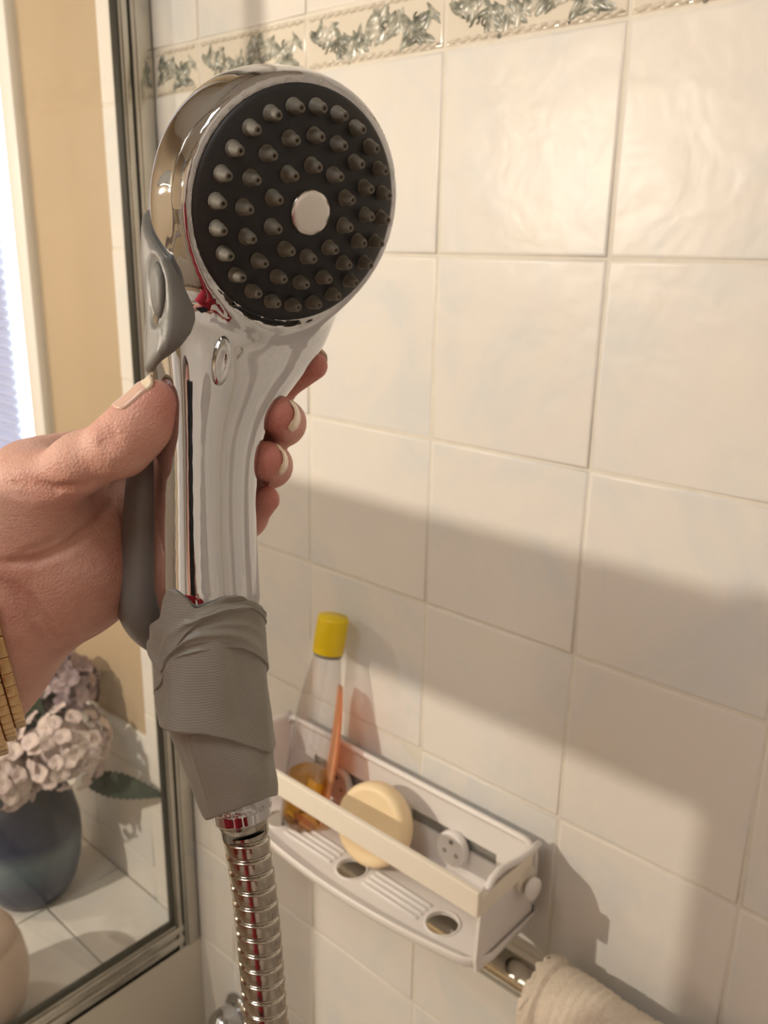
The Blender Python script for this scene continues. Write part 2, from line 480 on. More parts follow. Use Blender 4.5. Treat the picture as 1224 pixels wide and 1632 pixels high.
# handle measured as (height in the photo, left edge, right edge, depth, front half-depth / side half-width)
MEAS = [(360, 340, 500, .3400, .36), (410, 315, 520, .3410, .38), (460, 290, 530, .3420, .41), (520, 258, 512, .3405, .47), (560, 250, 484, .3375, .56), (600, 249, 454, .3350, .64), (650, 251, 420, .3330, .72), (700, 253, 405, .3320, .77), (800, 254, 400, .3325, .80),
        (900, 254, 405, .3340, .80), (1000, 253, 411, .3360, .82), (1060, 254, 416, .3370, .84), (1110, 260, 420, .3380, .86), (1160, 272, 426, .3395, .90), (1200, 288, 434, .3410, .94), (1240, 304, 438, .3425, 1.0), (1300, 324, 440, .3450, 1.0), (1330, 338, 438, .3465, 1.0)]
us, cs_, cf_, ws_, wf_ = [], [], [], [], []
for y, l, r, t, k in MEAS:
    q = px((l + r) / 2, y, t) - O0; us.append(q @ D0); cs_.append(q @ ES); cf_.append(q @ EF)
    hw = (r - l) / 2 * t / FPX; a, b = abs(ES @ RM[0]), abs(EF @ RM[0]); wsd = hw / math.sqrt(a * a + (b * k) ** 2); ws_.append(wsd); wf_.append(wsd * k)
CS, CF, WS, WF = [smooth_interp(us, q, sig=0.035) for q in (cs_, cf_, ws_, wf_)]


U_TAPE, U_END = us[9] + 0.42 * (us[10] - us[9]), us[-2] - 0.006


def axis_pt(u): return O0 + D0 * u + ES * CS(u) + EF * CF(u)


PE = 2.5


def handle_sdf(P, off=0.0, u0=None, u1=None):
    q = P - O0; u = q @ D0; uc = np.clip(u, us[0], us[-1]); a = (q @ ES - CS(uc)) / (WS(uc) + off); b = (q @ EF - CF(uc)) / (WF(uc) + off)
    d = ((np.abs(a) ** PE + np.abs(b) ** PE) ** (1 / PE) - 1) * (np.minimum(WS(uc), WF(uc)) + off)
    d = smax(d, (us[0] if u0 is None else u0) - u, 0.012); return np.maximum(d, u - (us[-1] if u1 is None else u1))


def head_sdf(P, off=0.0):
    q = P - F0; z = -(q @ NF); rr = np.sqrt((q @ U_) ** 2 + (q @ S_) ** 2)
    R = 0.0462 + off; H = 0.0380 + off; z0 = 0.013
    zz = np.maximum(z - z0, 0)
    d1 = (((rr / R) ** 2.4 + (zz / H) ** 2.4) ** (1 / 2.4) - 1) * H
    rim = rr - (0.0428 + off + 0.0030 * np.sqrt(np.clip((z + 0.001) / 0.009, 0, 1)))
    return smax(smax(d1, rim, 0.002), -z - 0.0002, 0.0015)


def body_sdf(P, off=0.0):
    q = P - F0; z = q @ NF; rr = np.sqrt((q @ U_) ** 2 + (q @ S_) ** 2)
    ho = off - 0.0022 * np.clip(((P - O0) @ D0 - U_TAPE) / 0.010, 0, 1)
    return smax(smin(head_sdf(P, off), handle_sdf(P, ho, None, U_END), 0.012), -smax(rr - 0.0418, 0.0004 + off - z, 0.0015), 0.002)



shower = empty('hand_shower', axis_pt(us[-2]), 'chrome hand shower with black spray face and grey grip, taped below, held in the hand', 'shower head')
bv, bf = surface(lambda P: body_sdf(P), np.minimum(F0 - 0.065, axis_pt(us[-1]) - 0.04), np.maximum(F0 + 0.065, axis_pt(us[-1]) + 0.04), 0.0016)
obj('chrome_body', (bv, bf), M_CHROME, shower)


# black domed spray face with a grey rubber nozzle in every hole
def dome(r): return 0.0010 + 0.0072 * (1 - (r / 0.041) ** 2)


obj('spray_face', lathe(F0, NF, [(0.0, dome(0))] + [(r, dome(r)) for r in np.linspace(0.004, 0.0395, 12)] + [(0.0408, 0.0008), (0.0411, -0.001), (0.0411, -0.004), (0.0, -0.004)], 72), M_BLACK, shower)


def face_angle(x, y, h=0.004):
    d = ray(x, y); t = ((F0 + NF * h - CAM) @ NF) / (d @ NF); q = CAM + d * t - F0; return math.atan2(q @ U_, q @ S_)


noz = None
prof = [(0.0030, 0.0), (0.0030, 0.0004), (0.0026, 0.0006), (0.0024, 0.0022), (0.0019, 0.0046), (0.0015, 0.0056), (0.0013, 0.0060), (0.0007, 0.0060), (0.0006, 0.0036), (0.0, 0.0036)]
for cnt, rad, ph in ((24, 0.0340, face_angle(470, 178)), (16, 0.0250, face_angle(459, 228)), (10, 0.0155, face_angle(488, 268))):
    for i in range(cnt):
        a = ph + 2 * math.pi * i / cnt; p = F0 + rad * (math.cos(a) * S_ + math.sin(a) * U_) + NF * (dome(rad) - 0.0002)
        if noz is None: noz = obj('nozzle', lathe(p, NF, prof, 14), M_RUBBER, shower, origin=p)
        else: k = noz.copy(); COL.objects.link(k); k.location = tuple(p - wloc(shower))
obj('centre_disc', lathe(F0 + NF * (dome(0) + 0.0004), NF, [(0.0, 0.0012), (0.0060, 0.0012), (0.0074, 0.0010), (0.0079, 0.0004), (0.0081, -0.001), (0, -0.001)], 40), M_SATIN, shower, label='small round chrome disc')

# grey rear grip: wings on both sides of the neck, and a long lever behind the handle


def poly2(u, z, pts):
    """signed distance to a closed outline in the side view"""
    pts = V(pts); d = np.full(u.shape, 1e9); ins = np.zeros(u.shape, bool)
    for i in range(len(pts)):
        a, b = pts[i], pts[(i + 1) % len(pts)]; e = b - a
        h = np.clip(((u - a[0]) * e[0] + (z - a[1]) * e[1]) / e.dot(e), 0, 1)
        d = np.minimum(d, np.hypot(u - a[0] - h * e[0], z - a[1] - h * e[1]))
        c = (a[1] > z) != (b[1] > z); x = a[0] + (z - a[1]) / (e[1] if abs(e[1]) > 1e-9 else 1e-9) * e[0]
        ins ^= c & (u < x)
    return np.where(ins, -d, d)


def side(P):
    q = P - O0; return q @ D0, -(q @ EF), q @ ES


WING_PX = [(264, 410), (279, 440), (291, 468), (299, 490), (300, 508), (294, 528), (284, 545), (273, 557), (263, 566)]
WING = [side(march(lambda P: body_sdf(P, 0.0012), x, y)[None]) for x, y in WING_PX]
WING = [(float(a[0]), float(b[0])) for a, b, c in WING]
WING = [(0.004, 0.038), (0.0105, 0.030), (0.0180, 0.0220)] + WING
WING_POLY = WING + [(WING[-1][0] + 0.006, 0.014), (WING[-1][0] + 0.010, 0.06), (WING[0][0] - 0.002, 0.06)]
W_U = smooth_interp([0.0, 0.018, 0.033, 0.045, 0.058, 0.08], [0.0405, 0.0396, 0.0357, 0.0308, 0.0262, 0.0220], sig=0.06)
C_U = smooth_interp([0.0, 0.018, 0.033, 0.045, 0.058, 0.08], [0.0, -0.0006, -0.0034, -0.0055, -0.0085, -0.0120], sig=0.06)
H_U = smooth_interp([0.0, 0.018, 0.035, 0.050, 0.064, 0.08], [0.0290, 0.0270, 0.0230, 0.0190, 0.0160, 0.0130], sig=0.05)
u0w, u1w = 0.0, 0.08


def wing_base(P):
    u, z, s_ = side(P); uc = np.clip(u, u0w, u1w); k = (uc - u0w) / (u1w - u0w)
    W = W_U(uc) + 0.0010; zf = 0.010; hz = H_U(uc)
    a = np.abs(s_ - C_U(uc)) / W; b = np.maximum(z - zf, 0) / hz
    d = ((a ** 3.6 + b ** 3.6) ** (1 / 3.6) - 1) * np.minimum(W, hz)
    d = smax(d, body_sdf(P, 0.0040) - 4.0 * np.maximum(z - 0.006, 0), 0.003)
    d = smax(d, poly2(u, z, WING_POLY), 0.0022)
    return d


BTN = march(wing_base, 247, 462); BTN_N = grad(wing_base, BTN)
BT_U = nrm(D0 - BTN_N * D0.dot(BTN_N)); BT_AX = np.array([BT_U, np.cross(BTN_N, BT_U), BTN_N])


def wing_sdf(P): return smax(wing_base(P), -ellip(P, BTN, BT_AX, (0.0130, 0.0066, 0.0019)), 0.0010)


gv, gf = surface(wing_sdf, np.minimum(F0, axis_pt(0.06)) - 0.065, np.maximum(F0, axis_pt(0.06)) + 0.06, 0.0014)
obj('rear_shell', (gv, gf), M_GREY, shower)
vb, fb = surface(lambda P: smax(ellip(P, BTN - BTN_N * 0.0012, BT_AX, (0.0100, 0.0046, 0.0020)), -rc(P, BTN + BTN_N * 0.006 - BT_U * 0.004, BTN + BTN_N * 0.006 + BT_U * 0.004, 0.0052, 0.0052), 0.001), BTN - 0.018, BTN + 0.018, 0.0008)
obj('side_button', (vb, fb), M_GREYD, shower, label='small oval grey button sunk in the side')
U_LEV = float((px(240, 1062, 0.359) - O0) @ D0)


def lever_sdf(P):
    q = P - O0; u = q @ D0; s = q @ ES; z = -(q @ EF)
    uc = np.clip(u, 0.03, us[15]); k = np.clip((u - 0.05) / (U_LEV - 0.05), 0, 1)
    zc = -CF(uc) + WF(uc) + 0.002 + 0.0170 * k ** 1.3; hw = 0.0160 + 0.0045 * k; hz = 0.0085 + 0.0055 * k
    a = (s - CS(uc) + 0.002) / hw; b = (z - zc) / hz
    d = ((np.abs(a) ** 3 + np.abs(b) ** 3) ** (1 / 3) - 1) * hz
    return smax(smax(d, u - U_LEV, 0.030), 0.035 - u, 0.012)


gv, gf = surface(lever_sdf, axis_pt(0.10) - 0.11, axis_pt(0.10) + 0.11, 0.0018)
obj('rear_lever', (gv, gf), M_GREY, shower)
sb = march(body_sdf, 353, 575); sbn = grad(body_sdf, sb); sbu = nrm(D0 - sbn * D0.dot(sbn)); sax = np.array([sbu, np.cross(sbn, sbu), sbn])
vb, fb = surface(lambda P: smax(ellip(P, sb, sax, (0.0092, 0.0036, 0.0024)), -ellip(P, sb + sbn * 0.0024 + sbu * 0.002, sax, (0.0055, 0.0018, 0.0016)), 0.0012), sb - 0.012, sb + 0.012, 0.0007)
obj('thumb_rest', (vb, fb), M_CHROME, shower, label='small raised chrome oval on the handle')

# grey cloth tape wound round the handle end: four overlapping turns
M_TAPE = mat('grey_cloth_tape', (0.255, 0.245, 0.215), 0.50)
tv = coords(M_TAPE, scale=(1, 1, 1)); wv = node(M_TAPE, 'ShaderNodeTexWave'); wv.bands_direction = 'Z'; wv.inputs['Scale'].default_value = 330.0; wv.inputs['Distortion'].default_value = 2.5
link(M_TAPE, tv, wv.inputs['Vector']); bump(M_TAPE, wv.outputs[0], 0.22, 0.0003)


def to_theta(x, y, off):
    p = march(lambda P: handle_sdf(P, off, -1, 9), x, y); q = p - O0; u = float(q @ D0); uc = np.clip(u, us[0], us[-1])
    return math.atan2(float(q @ EF - CF(uc)) / float(WF(uc) + off), float(q @ ES - CS(uc)) / float(WS(uc) + off)), u, abs(float(handle_sdf(p[None], off, -1, 9)[0]))


def edge(pts, off, back=None):
    r = sorted(q for q in (to_theta(x, y, off) for x, y in pts) if q[2] < 4e-4 and us[0] < q[1] < us[-1] + 0.02)
    if back: r = sorted(r + [(a, r[0][1] + back, 0) for a in (-2.5, -1.8, -1.2, -0.7)])
    th = np.array([q[0] for q in r]); u = np.array([q[1] for q in r])
    g = np.linspace(-np.pi, np.pi, 241); e = np.interp(g, th, u, period=2 * np.pi)
    k = np.array([.1, .2, .4, .2, .1]); e2 = np.convolve(np.concatenate([e[-3:-1], e, e[1:3]]), k, 'valid')
    return lambda t: np.interp(t, g, e2, period=2 * np.pi)


def tape_turn(top, bot, off, seed, folds, flare=None, lip=0.0, taper=0.0):
    r_ = np.random.RandomState(seed); nt, nv = 150, 40; th = np.linspace(-np.pi, np.pi, nt, endpoint=False); ut, ub = top(th), bot(th)
    ph = r_.uniform(0, 6.28, 12); rows = []
    sc = [-0.5] + list(np.linspace(0, 1, nv)) + [1.5]
    for s in sc:
        ss = min(max(s, 0), 1); u = ut + (ub - ut) * ss; uc = np.clip(u, us[0], us[-1])
        h = sum(a * np.sin(f * th + g * ss * 6 + p) for a, f, g, p in zip((.35, .3, .22, .18, .12), (3, 5, 2, 7, 9), (0.6, -0.8, 1.4, 1.0, -1.7), ph)) * 0.00065
        for (t0, s0, dt, ds, ang, amp) in folds:       # single creases, long and narrow, running at a slant
            x = (th - t0 + np.pi) % (2 * np.pi) - np.pi; y = ss - s0
            a, b = x * math.cos(ang) + y * math.sin(ang), -x * math.sin(ang) + y * math.cos(ang)
            h = h + amp * np.exp(-(a / dt) ** 2 - (b / ds) ** 2)
        o = off + h + lip * ss ** 3
        if flare is not None: o = o + flare(th, ss)
        if s < 0 or s > 1: o = o - 0.0016
        W, F_ = WS(uc) + o, WF(uc) + o; R = (np.abs(np.cos(th)) ** PE + np.abs(np.sin(th)) ** PE) ** (-1 / PE)
        rows.append(O0 + D0 * u[:, None] + ES * (CS(uc) + W * R * np.cos(th))[:, None] + EF * (CF(uc) + F_ * R * np.sin(th))[:, None])
    return loft(rows, caps=(False, False))


TOP1 = [(257, 985), (261, 955), (270, 937), (285, 946), (299, 958), (309, 972), (330, 965), (358, 952), (384, 949), (401, 961)]
FOLD1 = [(258, 1072), (268, 1052), (281, 1034), (298, 1008), (318, 991), (355, 976), (399, 968)]
FOLD2 = [(257, 1090), (266, 1060), (285, 1046), (321, 1037), (360, 1032), (388, 1034), (412, 1046)]
LOW3 = [(257, 1160), (285, 1162), (310, 1166), (330, 1169), (360, 1177), (395, 1190), (430, 1201)]
LOW4 = [(326, 1308), (335, 1306), (360, 1298), (385, 1289), (410, 1279), (430, 1272)]
up = lambda pts, d: [(x, y - d) for x, y in pts]
spots = [((-1.9, 0.5), (0.9, 0.06)), ((-2.6, 0.6), (0.7, 0.05))]
obj('tape_turn', tape_turn(edge(up(LOW3, 26), .001), edge(LOW4, .001), 0.0001, 4, [(2.6, .30, .5, .10, 1.2, .0012), (1.6, .5, .25, .6, .1, .0007), (0.9, .45, .2, .6, 0, -.0006), (2.2, .25, .12, .12, .4, -.0005)]), M_TAPE, shower)
obj('tape_turn', tape_turn(edge(up(FOLD2, 14), .001), edge(LOW3, .001), 0.0006, 5, [(1.9, .55, .22, .8, -.1, .0011), (1.45, .55, .2, .5, .2, -.0009), (1.0, .5, .15, .9, 0, .0006), (2.75, .5, .2, .9, 0, .0008)], flare=lambda t, s: 0.0046 * s ** 2 * np.exp(-(((t - 2.9 + np.pi) % (2 * np.pi) - np.pi) / .8) ** 2) + 0.0010 * s ** 2 * np.exp(-(((t - 0.2 + np.pi) % (2 * np.pi) - np.pi) / .5) ** 2)), M_TAPE, shower)
obj('tape_turn', tape_turn(edge(up(FOLD1, 12), .001, 0.016), edge(FOLD2, .001, 0.022), 0.0010, 6, [(2.2, .55, .9, .09, -.25, .0011), (2.5, .8, .8, .07, -.2, -.0009), (1.6, .45, .6, .08, -.1, .0008)], lip=.0004), M_TAPE, shower)
obj('tape_turn', tape_turn(edge(TOP1, .001, 0.016), edge(FOLD1, .001, 0.020), 0.0014, 8, [(2.0, .75, .9, .10, -.1, .0010), (1.4, .5, .5, .12, -.3, -.0006)], lip=.0006), M_TAPE, shower)

# ------------------------------------------------------------------ hose
hp = [px(384, 1280, .345), px(394, 1345, .3465), px(405, 1410, .3485), px(412, 1480, .3505), px(418, 1550, .3525), px(425, 1632, .3555), px(433, 1730, .361), px(438, 1850, .370)]
hp += [V((0.255, -0.33, -0.72)), V((0.15, -0.22, -0.86)), V((-0.10, -0.10, -1.00)), V((-0.25, -0.06, -1.03)), V((-0.292, -0.045, -1.02)), V((-0.292, -0.045, -0.99))]
cum = np.concatenate([[0], np.cumsum([np.linalg.norm(hp[i + 1] - hp[i]) for i in range(len(hp) - 1)])])
HC = [smooth_interp(cum, [p[i] for p in hp], n=1500, sig=0.006) for i in range(3)]
def hpt(s): return np.array([HC[0](s), HC[1](s), HC[2](s)])


hose = empty('shower_hose', hpt(0.04), 'ribbed steel shower hose hanging from the taped handle down to the bottom edge', 'hose')
nd = nrm(hpt(0.03) - hpt(0.0)); nb = px(387, 1300, .3460); rn = 0.0123
nz, nth = 26, 160; rows = []; _, na, nb2 = frame_of(nd)
for i in range(nz + 1):
    hgt = -0.013 + 0.0135 * i / nz; th = np.linspace(0, 2 * np.pi, nth, endpoint=False)
    kn = np.minimum(np.abs(((th * 20 / np.pi + hgt * 1000 / 1.0) % 2) - 1), np.abs(((th * 20 / np.pi - hgt * 1000 / 1.0) % 2) - 1))
    fade = np.clip((0.0085 - (hgt + 0.013)) / 0.001, 0, 1)
    rr = rn - 0.0006 + 0.0011 * kn * fade
    if i == nz: rr = rr - 0.0006
    rows.append(nb + nd * hgt + rr[:, None] * (np.cos(th)[:, None] * na + np.sin(th)[:, None] * nb2))
obj('knurled_nut', loft(rows), M_CHROME, hose, label='shiny chrome nut with a knurled band')
obj('collar', lathe(nb, nd, [(0.0, -0.002), (0.0102, -0.002), (0.0104, 0.0006), (0.0099, 0.0028), (0.0094, 0.0032), (0.0094, 0.0075), (0.0, 0.0075)], 40), M_STEEL, hose)
PIT = 0.0066


def coil(s0, s1, ds, nt):
    ns = int((s1 - s0) / ds); sv = np.linspace(s0, s1, ns); th = np.linspace(0, 2 * np.pi, nt + 1)
    P = np.stack([hpt(s) for s in sv]); T = nrm(P[1] - P[0]); _, a, b = frame_of(T); out = []
    for i in range(ns):
        d = nrm(P[min(i + 1, ns - 1)] - P[max(i - 1, 0)]); a = nrm(a - d * a.dot(d)); b = np.cross(d, a)
        fr = (sv[i] / PIT + th / (2 * np.pi)) % 1.0
        r = np.interp(fr, [0, 0.04, 0.10, 0.45, 0.80, 0.84, 0.90, 0.96, 1.0], [.00835, .00895, .0091, .00905, .00885, .0080, .0078, .0078, .00835])
        out.append(P[i] + r[:, None] * (np.cos(th)[:, None] * a + np.sin(th)[:, None] * b))
    return sheet(out)


s0 = 0.0112
obj('coil', coil(s0, 0.16, 0.00028, 64), M_STEEL, hose)
obj('coil', coil(0.16, cum[-1], 0.0008, 24), M_STEEL, hose)
obj('inner_tube', tube([hpt(s) for s in np.linspace(0.005, cum[-1], 160)], 0.0072, 12), M_SEAL, hose)

# ------------------------------------------------------------------ the hand (left hand, wrapped round the handle)
def skin_mat():
    m = mat('skin', (0.62, 0.36, 0.27), 0.50); b = bsdf(m); v = coords(m); b.inputs['Specular IOR Level'].default_value = 0.35
    rc_ = ramp(m, noise(m, v, 38.0, 4.0, 0.6), [(0.30, (0.54, 0.265, 0.205)), (0.5, (0.63, 0.36, 0.285)), (0.72, (0.68, 0.42, 0.335))])
    at = node(m, 'ShaderNodeAttribute'); at.attribute_name = 'blush'; mx = node(m, 'ShaderNodeMixRGB'); mx.inputs[2].default_value = (0.50, 0.155, 0.135, 1)
    link(m, at.outputs['Fac'], mx.inputs[0]); link(m, rc_, mx.inputs[1]); link(m, mx.outputs[0], b.inputs['Base Color'])
    b.inputs['Subsurface Weight'].default_value = 0.12; b.inputs['Subsurface Radius'].default_value = (0.006, 0.0022, 0.0012); b.inputs['Subsurface Scale'].default_value = 0.6
    vo = node(m, 'ShaderNodeTexVoronoi'); vo.inputs['Scale'].default_value = 900.0; link(m, v, vo.inputs['Vector'])
    ad = node(m, 'ShaderNodeMath', operation='ADD'); link(m, vo.outputs[0], ad.inputs[0]); link(m, noise(m, v, 260.0, 4.0), ad.inputs[1])
    ad2 = node(m, 'ShaderNodeMath', operation='ADD'); link(m, ad.outputs[0], ad2.inputs[0]); link(m, noise(m, coords(m, scale=(1, 1, 3.2)), 95.0, 3.0, 0.6), ad2.inputs[1])
    bump(m, ad2.outputs[0], 0.34, 0.0007); return m


M_SKIN = skin_mat()
M_NAIL = mat('fingernail', (0.70, 0.47, 0.37), 0.25)
M_NAILT = mat('nail_tip', (0.78, 0.66, 0.48), 0.3)
DT = 0.0105
J = lambda pts: [px(p[0], p[1], p[2] + DT) for p in pts]
TH = [(20, 890, .332, .0190), (66, 782, .318, .0128), (130, 737, .308, .0100), (188, 712, .3035, .0098), (228, 674, .3010, .0093), (244, 641, .3005, .0082)]
IX = [(60, 760, .347, .0125), (200, 700, .356, .0100), (335, 662, .371, .0096), (435, 618, .358, .0080), (500, 583, .349, .0058)]
MD = [(60, 800, .352, .0130), (200, 770, .365, .0105), (345, 735, .380, .0098), (450, 674, .356, .0090), (443, 661, .332, .0076)]
RG = [(70, 850, .356, .0130), (200, 830, .368, .0105), (330, 790, .382, .0095), (430, 742, .356, .0086), (424, 733, .332, .0075)]
PK = [(90, 905, .358, .0120), (200, 880, .368, .0095), (310, 850, .376, .0082), (394, 826, .355, .0074), (424, 796, .343, .0056)]
FING = [IX, MD, RG, PK]
FJ = [J(f) for f in FING]; FR = [[p[3] for p in f] for f in FING]
TJ, TR = J(TH), [p[3] for p in TH]
PALM = [((60, 790, .334, .021), (95, 900, .342, .024)), ((95, 870, .348, .024), (150, 885, .352, .0215)), ((20, 940, .346, .029), (100, 915, .348, .0240)), ((70, 815, .346, .020), (175, 860, .360, .017))]
ARM = [(10, 965, .347, .0270), (-40, 1045, .349, .0255), (-150, 1180, .350, .0300), (-420, 1480, .345, .0380)]


def hand_sdf(P):
    d = chain(P, TJ, TR, 0.006)
    d = smin(d, rc(P, px(196, 705, .3012 + DT), px(208, 692, .3010 + DT), .0098, .0098), .006)
    palm = chain(P, J(ARM), [a[3] for a in ARM], 0.02)
    for a, b in PALM: palm = smin(palm, rc(P, *J([a, b]), a[3], b[3]), 0.016)
    d = smin(d, palm, 0.012); fd = None
    for j, r in zip(FJ, FR):
        f = chain(P, j, r, 0.005); fd = f if fd is None else smin(fd, f, 0.0015)
    fd = smin(fd, palm, 0.014)
    return np.where(fd < d, smin(d, fd, 0.003), smin(d, fd, 0.003))


CREASE = []
for pts, r, amt in (([(2, 770), (40, 776), (85, 779), (128, 775), (150, 767)], .0011, 1), ([(0, 897), (55, 893), (105, 872), (150, 835), (180, 800)], .0013, 1), ([(165, 686), (171, 702), (181, 717)], .0006, 1), ([(176, 680), (182, 695), (192, 708)], .0006, 1),
                    ([(158, 695), (163, 708), (170, 718)], .0005, 1), ([(0, 925), (28, 950), (52, 985), (70, 1018)], .0009, 1), ([(22, 930), (50, 955), (80, 995), (92, 1012)], .0008, 1), ([(14, 755), (40, 764), (75, 768)], .0006, 1), ([(10, 785), (50, 792), (90, 790)], .0006, 1),
                    ([(35, 880), (75, 866), (110, 845)], .0005, 1)):
    CREASE.append(([march(hand_sdf, x, y) for x, y in pts], r * 1.5))


def hand_full(P):
    d = hand_sdf(P); near = np.abs(d) < 0.006
    if near.any():
        Q = P[near]; dd = d[near]
        for c, r in CREASE:
            e = chain(Q, c, [r * 0.4] + [r] * (len(c) - 2) + [r * 0.4], 0.001); dd = smax(dd, -e, 0.0020)
        d = d.copy(); d[near] = dd
    return d


hp_ = np.array(FJ[0] + FJ[1] + FJ[2] + FJ[3] + TJ + J(ARM)); lo_, hi_ = hp_.min(0) - 0.042, hp_.max(0) + 0.042
person = empty('person', px(-40, 1045, .3595), 'left hand of a person gripping the chrome hand shower, wearing a gold watch', 'person')
hv, hf = surface(hand_full, lo_, hi_, 0.0016)


def nail(name_pts, base, tip, nvec, half_ang, length, start, ext, mtl=None):
    """a curved nail lying on the finger: base -> tip is the last finger bone, nvec the side the nail is on"""
    base, tip = V(base), V(tip); t = nrm(tip - base); n = nrm(V(nvec) - t * t.dot(V(nvec))); s_ = np.cross(t, n)
    def rowpt(s, ph):
        c = base + t * s; d = n * math.cos(ph) + s_ * math.sin(ph); lo, hi = 0.0, 0.02
        for _ in range(24):
            m_ = (lo + hi) / 2
            if hand_sdf((c + d * m_)[None])[0] < 0: lo = m_
            else: hi = m_
        return c, d, lo
    rows_o, rows_i = [], []
    N = 11; last = None
    for i in range(14):
        f = i / 13.0; s = start + (length + ext) * f; k = 1.0 if f > 0.25 else math.sqrt(max(0.02, 1 - ((0.25 - f) / 0.25) ** 2)); ro, ri = [], []
        if f > 0.86: k = math.sqrt(max(0.05, 1 - ((f - 0.86) / 0.16) ** 2))
        for j in range(N):
            ph = half_ang * k * (2.0 * j / (N - 1) - 1); beyond = max(0.0, s - (start + length))
            c, d, r = rowpt(min(s, start + length), ph)
            sunk = 0.0003 if abs(2.0 * j / (N - 1) - 1) > 0.95 else 0.0
            p = c + t * beyond + d * (r + 0.00045 - sunk - beyond * 0.10)
            ro.append(p); ri.append(p - d * 0.0007)
        rows_o.append(ro); rows_i.append(ri)
    v1, f1 = sheet(rows_o); v2, f2 = sheet(rows_i); n0 = len(v1)
    fs = f1 + [[q + n0 for q in g[::-1]] for g in f2]; R_, C_ = 14, N
    rim = [j for j in range(C_)] + [i * C_ + C_ - 1 for i in range(1, R_)] + [(R_ - 1) * C_ + j for j in range(C_ - 2, -1, -1)] + [i * C_ for i in range(R_ - 2, 0, -1)]
    fs += [[rim[i], rim[(i + 1) % len(rim)], rim[(i + 1) % len(rim)] + n0, rim[i] + n0] for i in range(len(rim))]
    o = obj('nail', (np.concatenate([v1, v2]), fs), M_NAIL, person)
    o.data.materials.append(M_NAILT); o.data.polygons.foreach_set('material_index', [1 if (k % (13 * 10)) // 10 >= mtl and k < 2 * 130 or k >= 260 else 0 for k in range(len(o.data.polygons))]) if mtl else None
    return o


RT, UPV, TOC = RM[0], -RM[1], -RM[2]
nail('thumb', TJ[3], TJ[5], -1.0 * RT + 0.42 * TOC + 0.35 * UPV, 0.85, 0.0140, 0.0115, 0.0030, 10)
nail('index', FJ[0][3], FJ[0][4], 0.9 * UPV - 0.35 * TOC + 0.2 * RT, 1.0, 0.0085, 0.0125, 0.0060, 6)
nail('middle', FJ[1][3], FJ[1][4], 1.0 * RT - 0.05 * UPV, 0.9, 0.0100, 0.0155, 0.0035, 8)
nail('ring', FJ[2][3], FJ[2][4], 1.0 * RT + 0.10 * UPV, 0.9, 0.0100, 0.0145, 0.0035, 8)

# watch bracelet on the wrist
M_GOLD = mat('gold_bracelet', (0.62, 0.42, 0.22), 0.28, 1.0)
wc = px(-32, 1062, .3595); wd = nrm(px(-152, 1097, .3605) - px(-32, 1062, .3595)); wv_r = nrm(ray(17, 1075)); wd = nrm(wd - wv_r * wd.dot(wv_r)); _, wa, wb = frame_of(wd)
watch = empty('wristwatch', wc, 'gold link watch bracelet on the wrist', 'watch')
NL = 34
for rw in range(5):
    ring = []
    for i in range(NL):
        a = 2 * math.pi * (i + 0.5 * (rw % 2)) / NL; dr = math.cos(a) * wa + math.sin(a) * wb
        c = wc + wd * (rw - 2) * 0.0046; lo, hi = 0.0, 0.06
        for _ in range(22):
            m_ = (lo + hi) / 2
            if hand_sdf((c + dr * m_)[None])[0] < 0: lo = m_
            else: hi = m_
        ring.append(c + dr * (lo + 0.0016))
    for i in range(NL):
        p, q0, q1 = ring[i], ring[i - 1], ring[(i + 1) % NL]; ta = nrm(q1 - q0); up_ = nrm(np.cross(ta, wd)); up_ = up_ if up_ @ (p - wc) > 0 else -up_
        hw = np.linalg.norm(q1 - q0) / 4 * 0.97; v, f = box((-hw, -0.0022, -0.0011), (hw, 0.0022, 0.0011), 0.0006, 2); v = V(v)
        obj('link', (p + v[:, :1] * ta + v[:, 1:2] * wd + v[:, 2:3] * up_, f), M_GOLD, watch)

# ------------------------------------------------------------------ white bath shelf on the wall and the things on it


def cut(o, cutters):
    """boolean cut, applied at once"""
    tmp = []
    for vf in cutters:
        c = obj('cutter', vf, None if False else M_SLOT, None, False); tmp.append(c)
        m = o.modifiers.new('cut', 'BOOLEAN'); m.operation = 'DIFFERENCE'; m.object = c; m.solver = 'EXACT'
    dg = bpy.context.evaluated_depsgraph_get(); me = bpy.data.meshes.new_from_object(o.evaluated_get(dg))
    o.modifiers.clear(); o.data = me
    for c in tmp: bpy.data.objects.remove(c)
    return o


def extrude(outline, axis, a, b):
    """closed outline in the two other axes, pushed from a to b along an axis"""
    r = []
    for h in (a, b):
        r.append([tuple(np.insert(V(p), axis, h)) for p in outline])
    return loft(r)


SX, HW, ZF, ZT = -0.015, 0.155, -0.550, -0.472
def yfront(x): return -(0.092 + 0.018 * (1 - ((x - SX) / HW) ** 2))


shelf = empty('bath_shelf', (SX, -0.05, ZF), 'white plastic bath shelf with a front bar, stuck to the tiled wall above the towel', 'shelf')
xs = np.linspace(SX - HW + 0.012, SX + HW - 0.012, 30)
out = [(SX - HW, -0.010), (SX - HW, yfront(SX - HW) + 0.014), (SX - HW + 0.004, yfront(SX - HW) + 0.004)] + [(x, yfront(x)) for x in xs] + [(SX + HW - 0.004, yfront(SX + HW) + 0.004), (SX + HW, yfront(SX + HW) + 0.014), (SX + HW, -0.010)]
fl = obj('tray_floor', extrude(out, 2, ZF, ZF + 0.004), M_PLAS, shelf, False)
ovals = [(SX - 0.104, -0.074), (SX, -0.0775), (SX + 0.104, -0.074)]
cut(fl, [lathe((x, y, ZF - 0.01), (0, 0, 1), [(0, 0), (0.0145, 0), (0.0145, 0.03), (0, 0.03)], 28) for x, y in ovals])
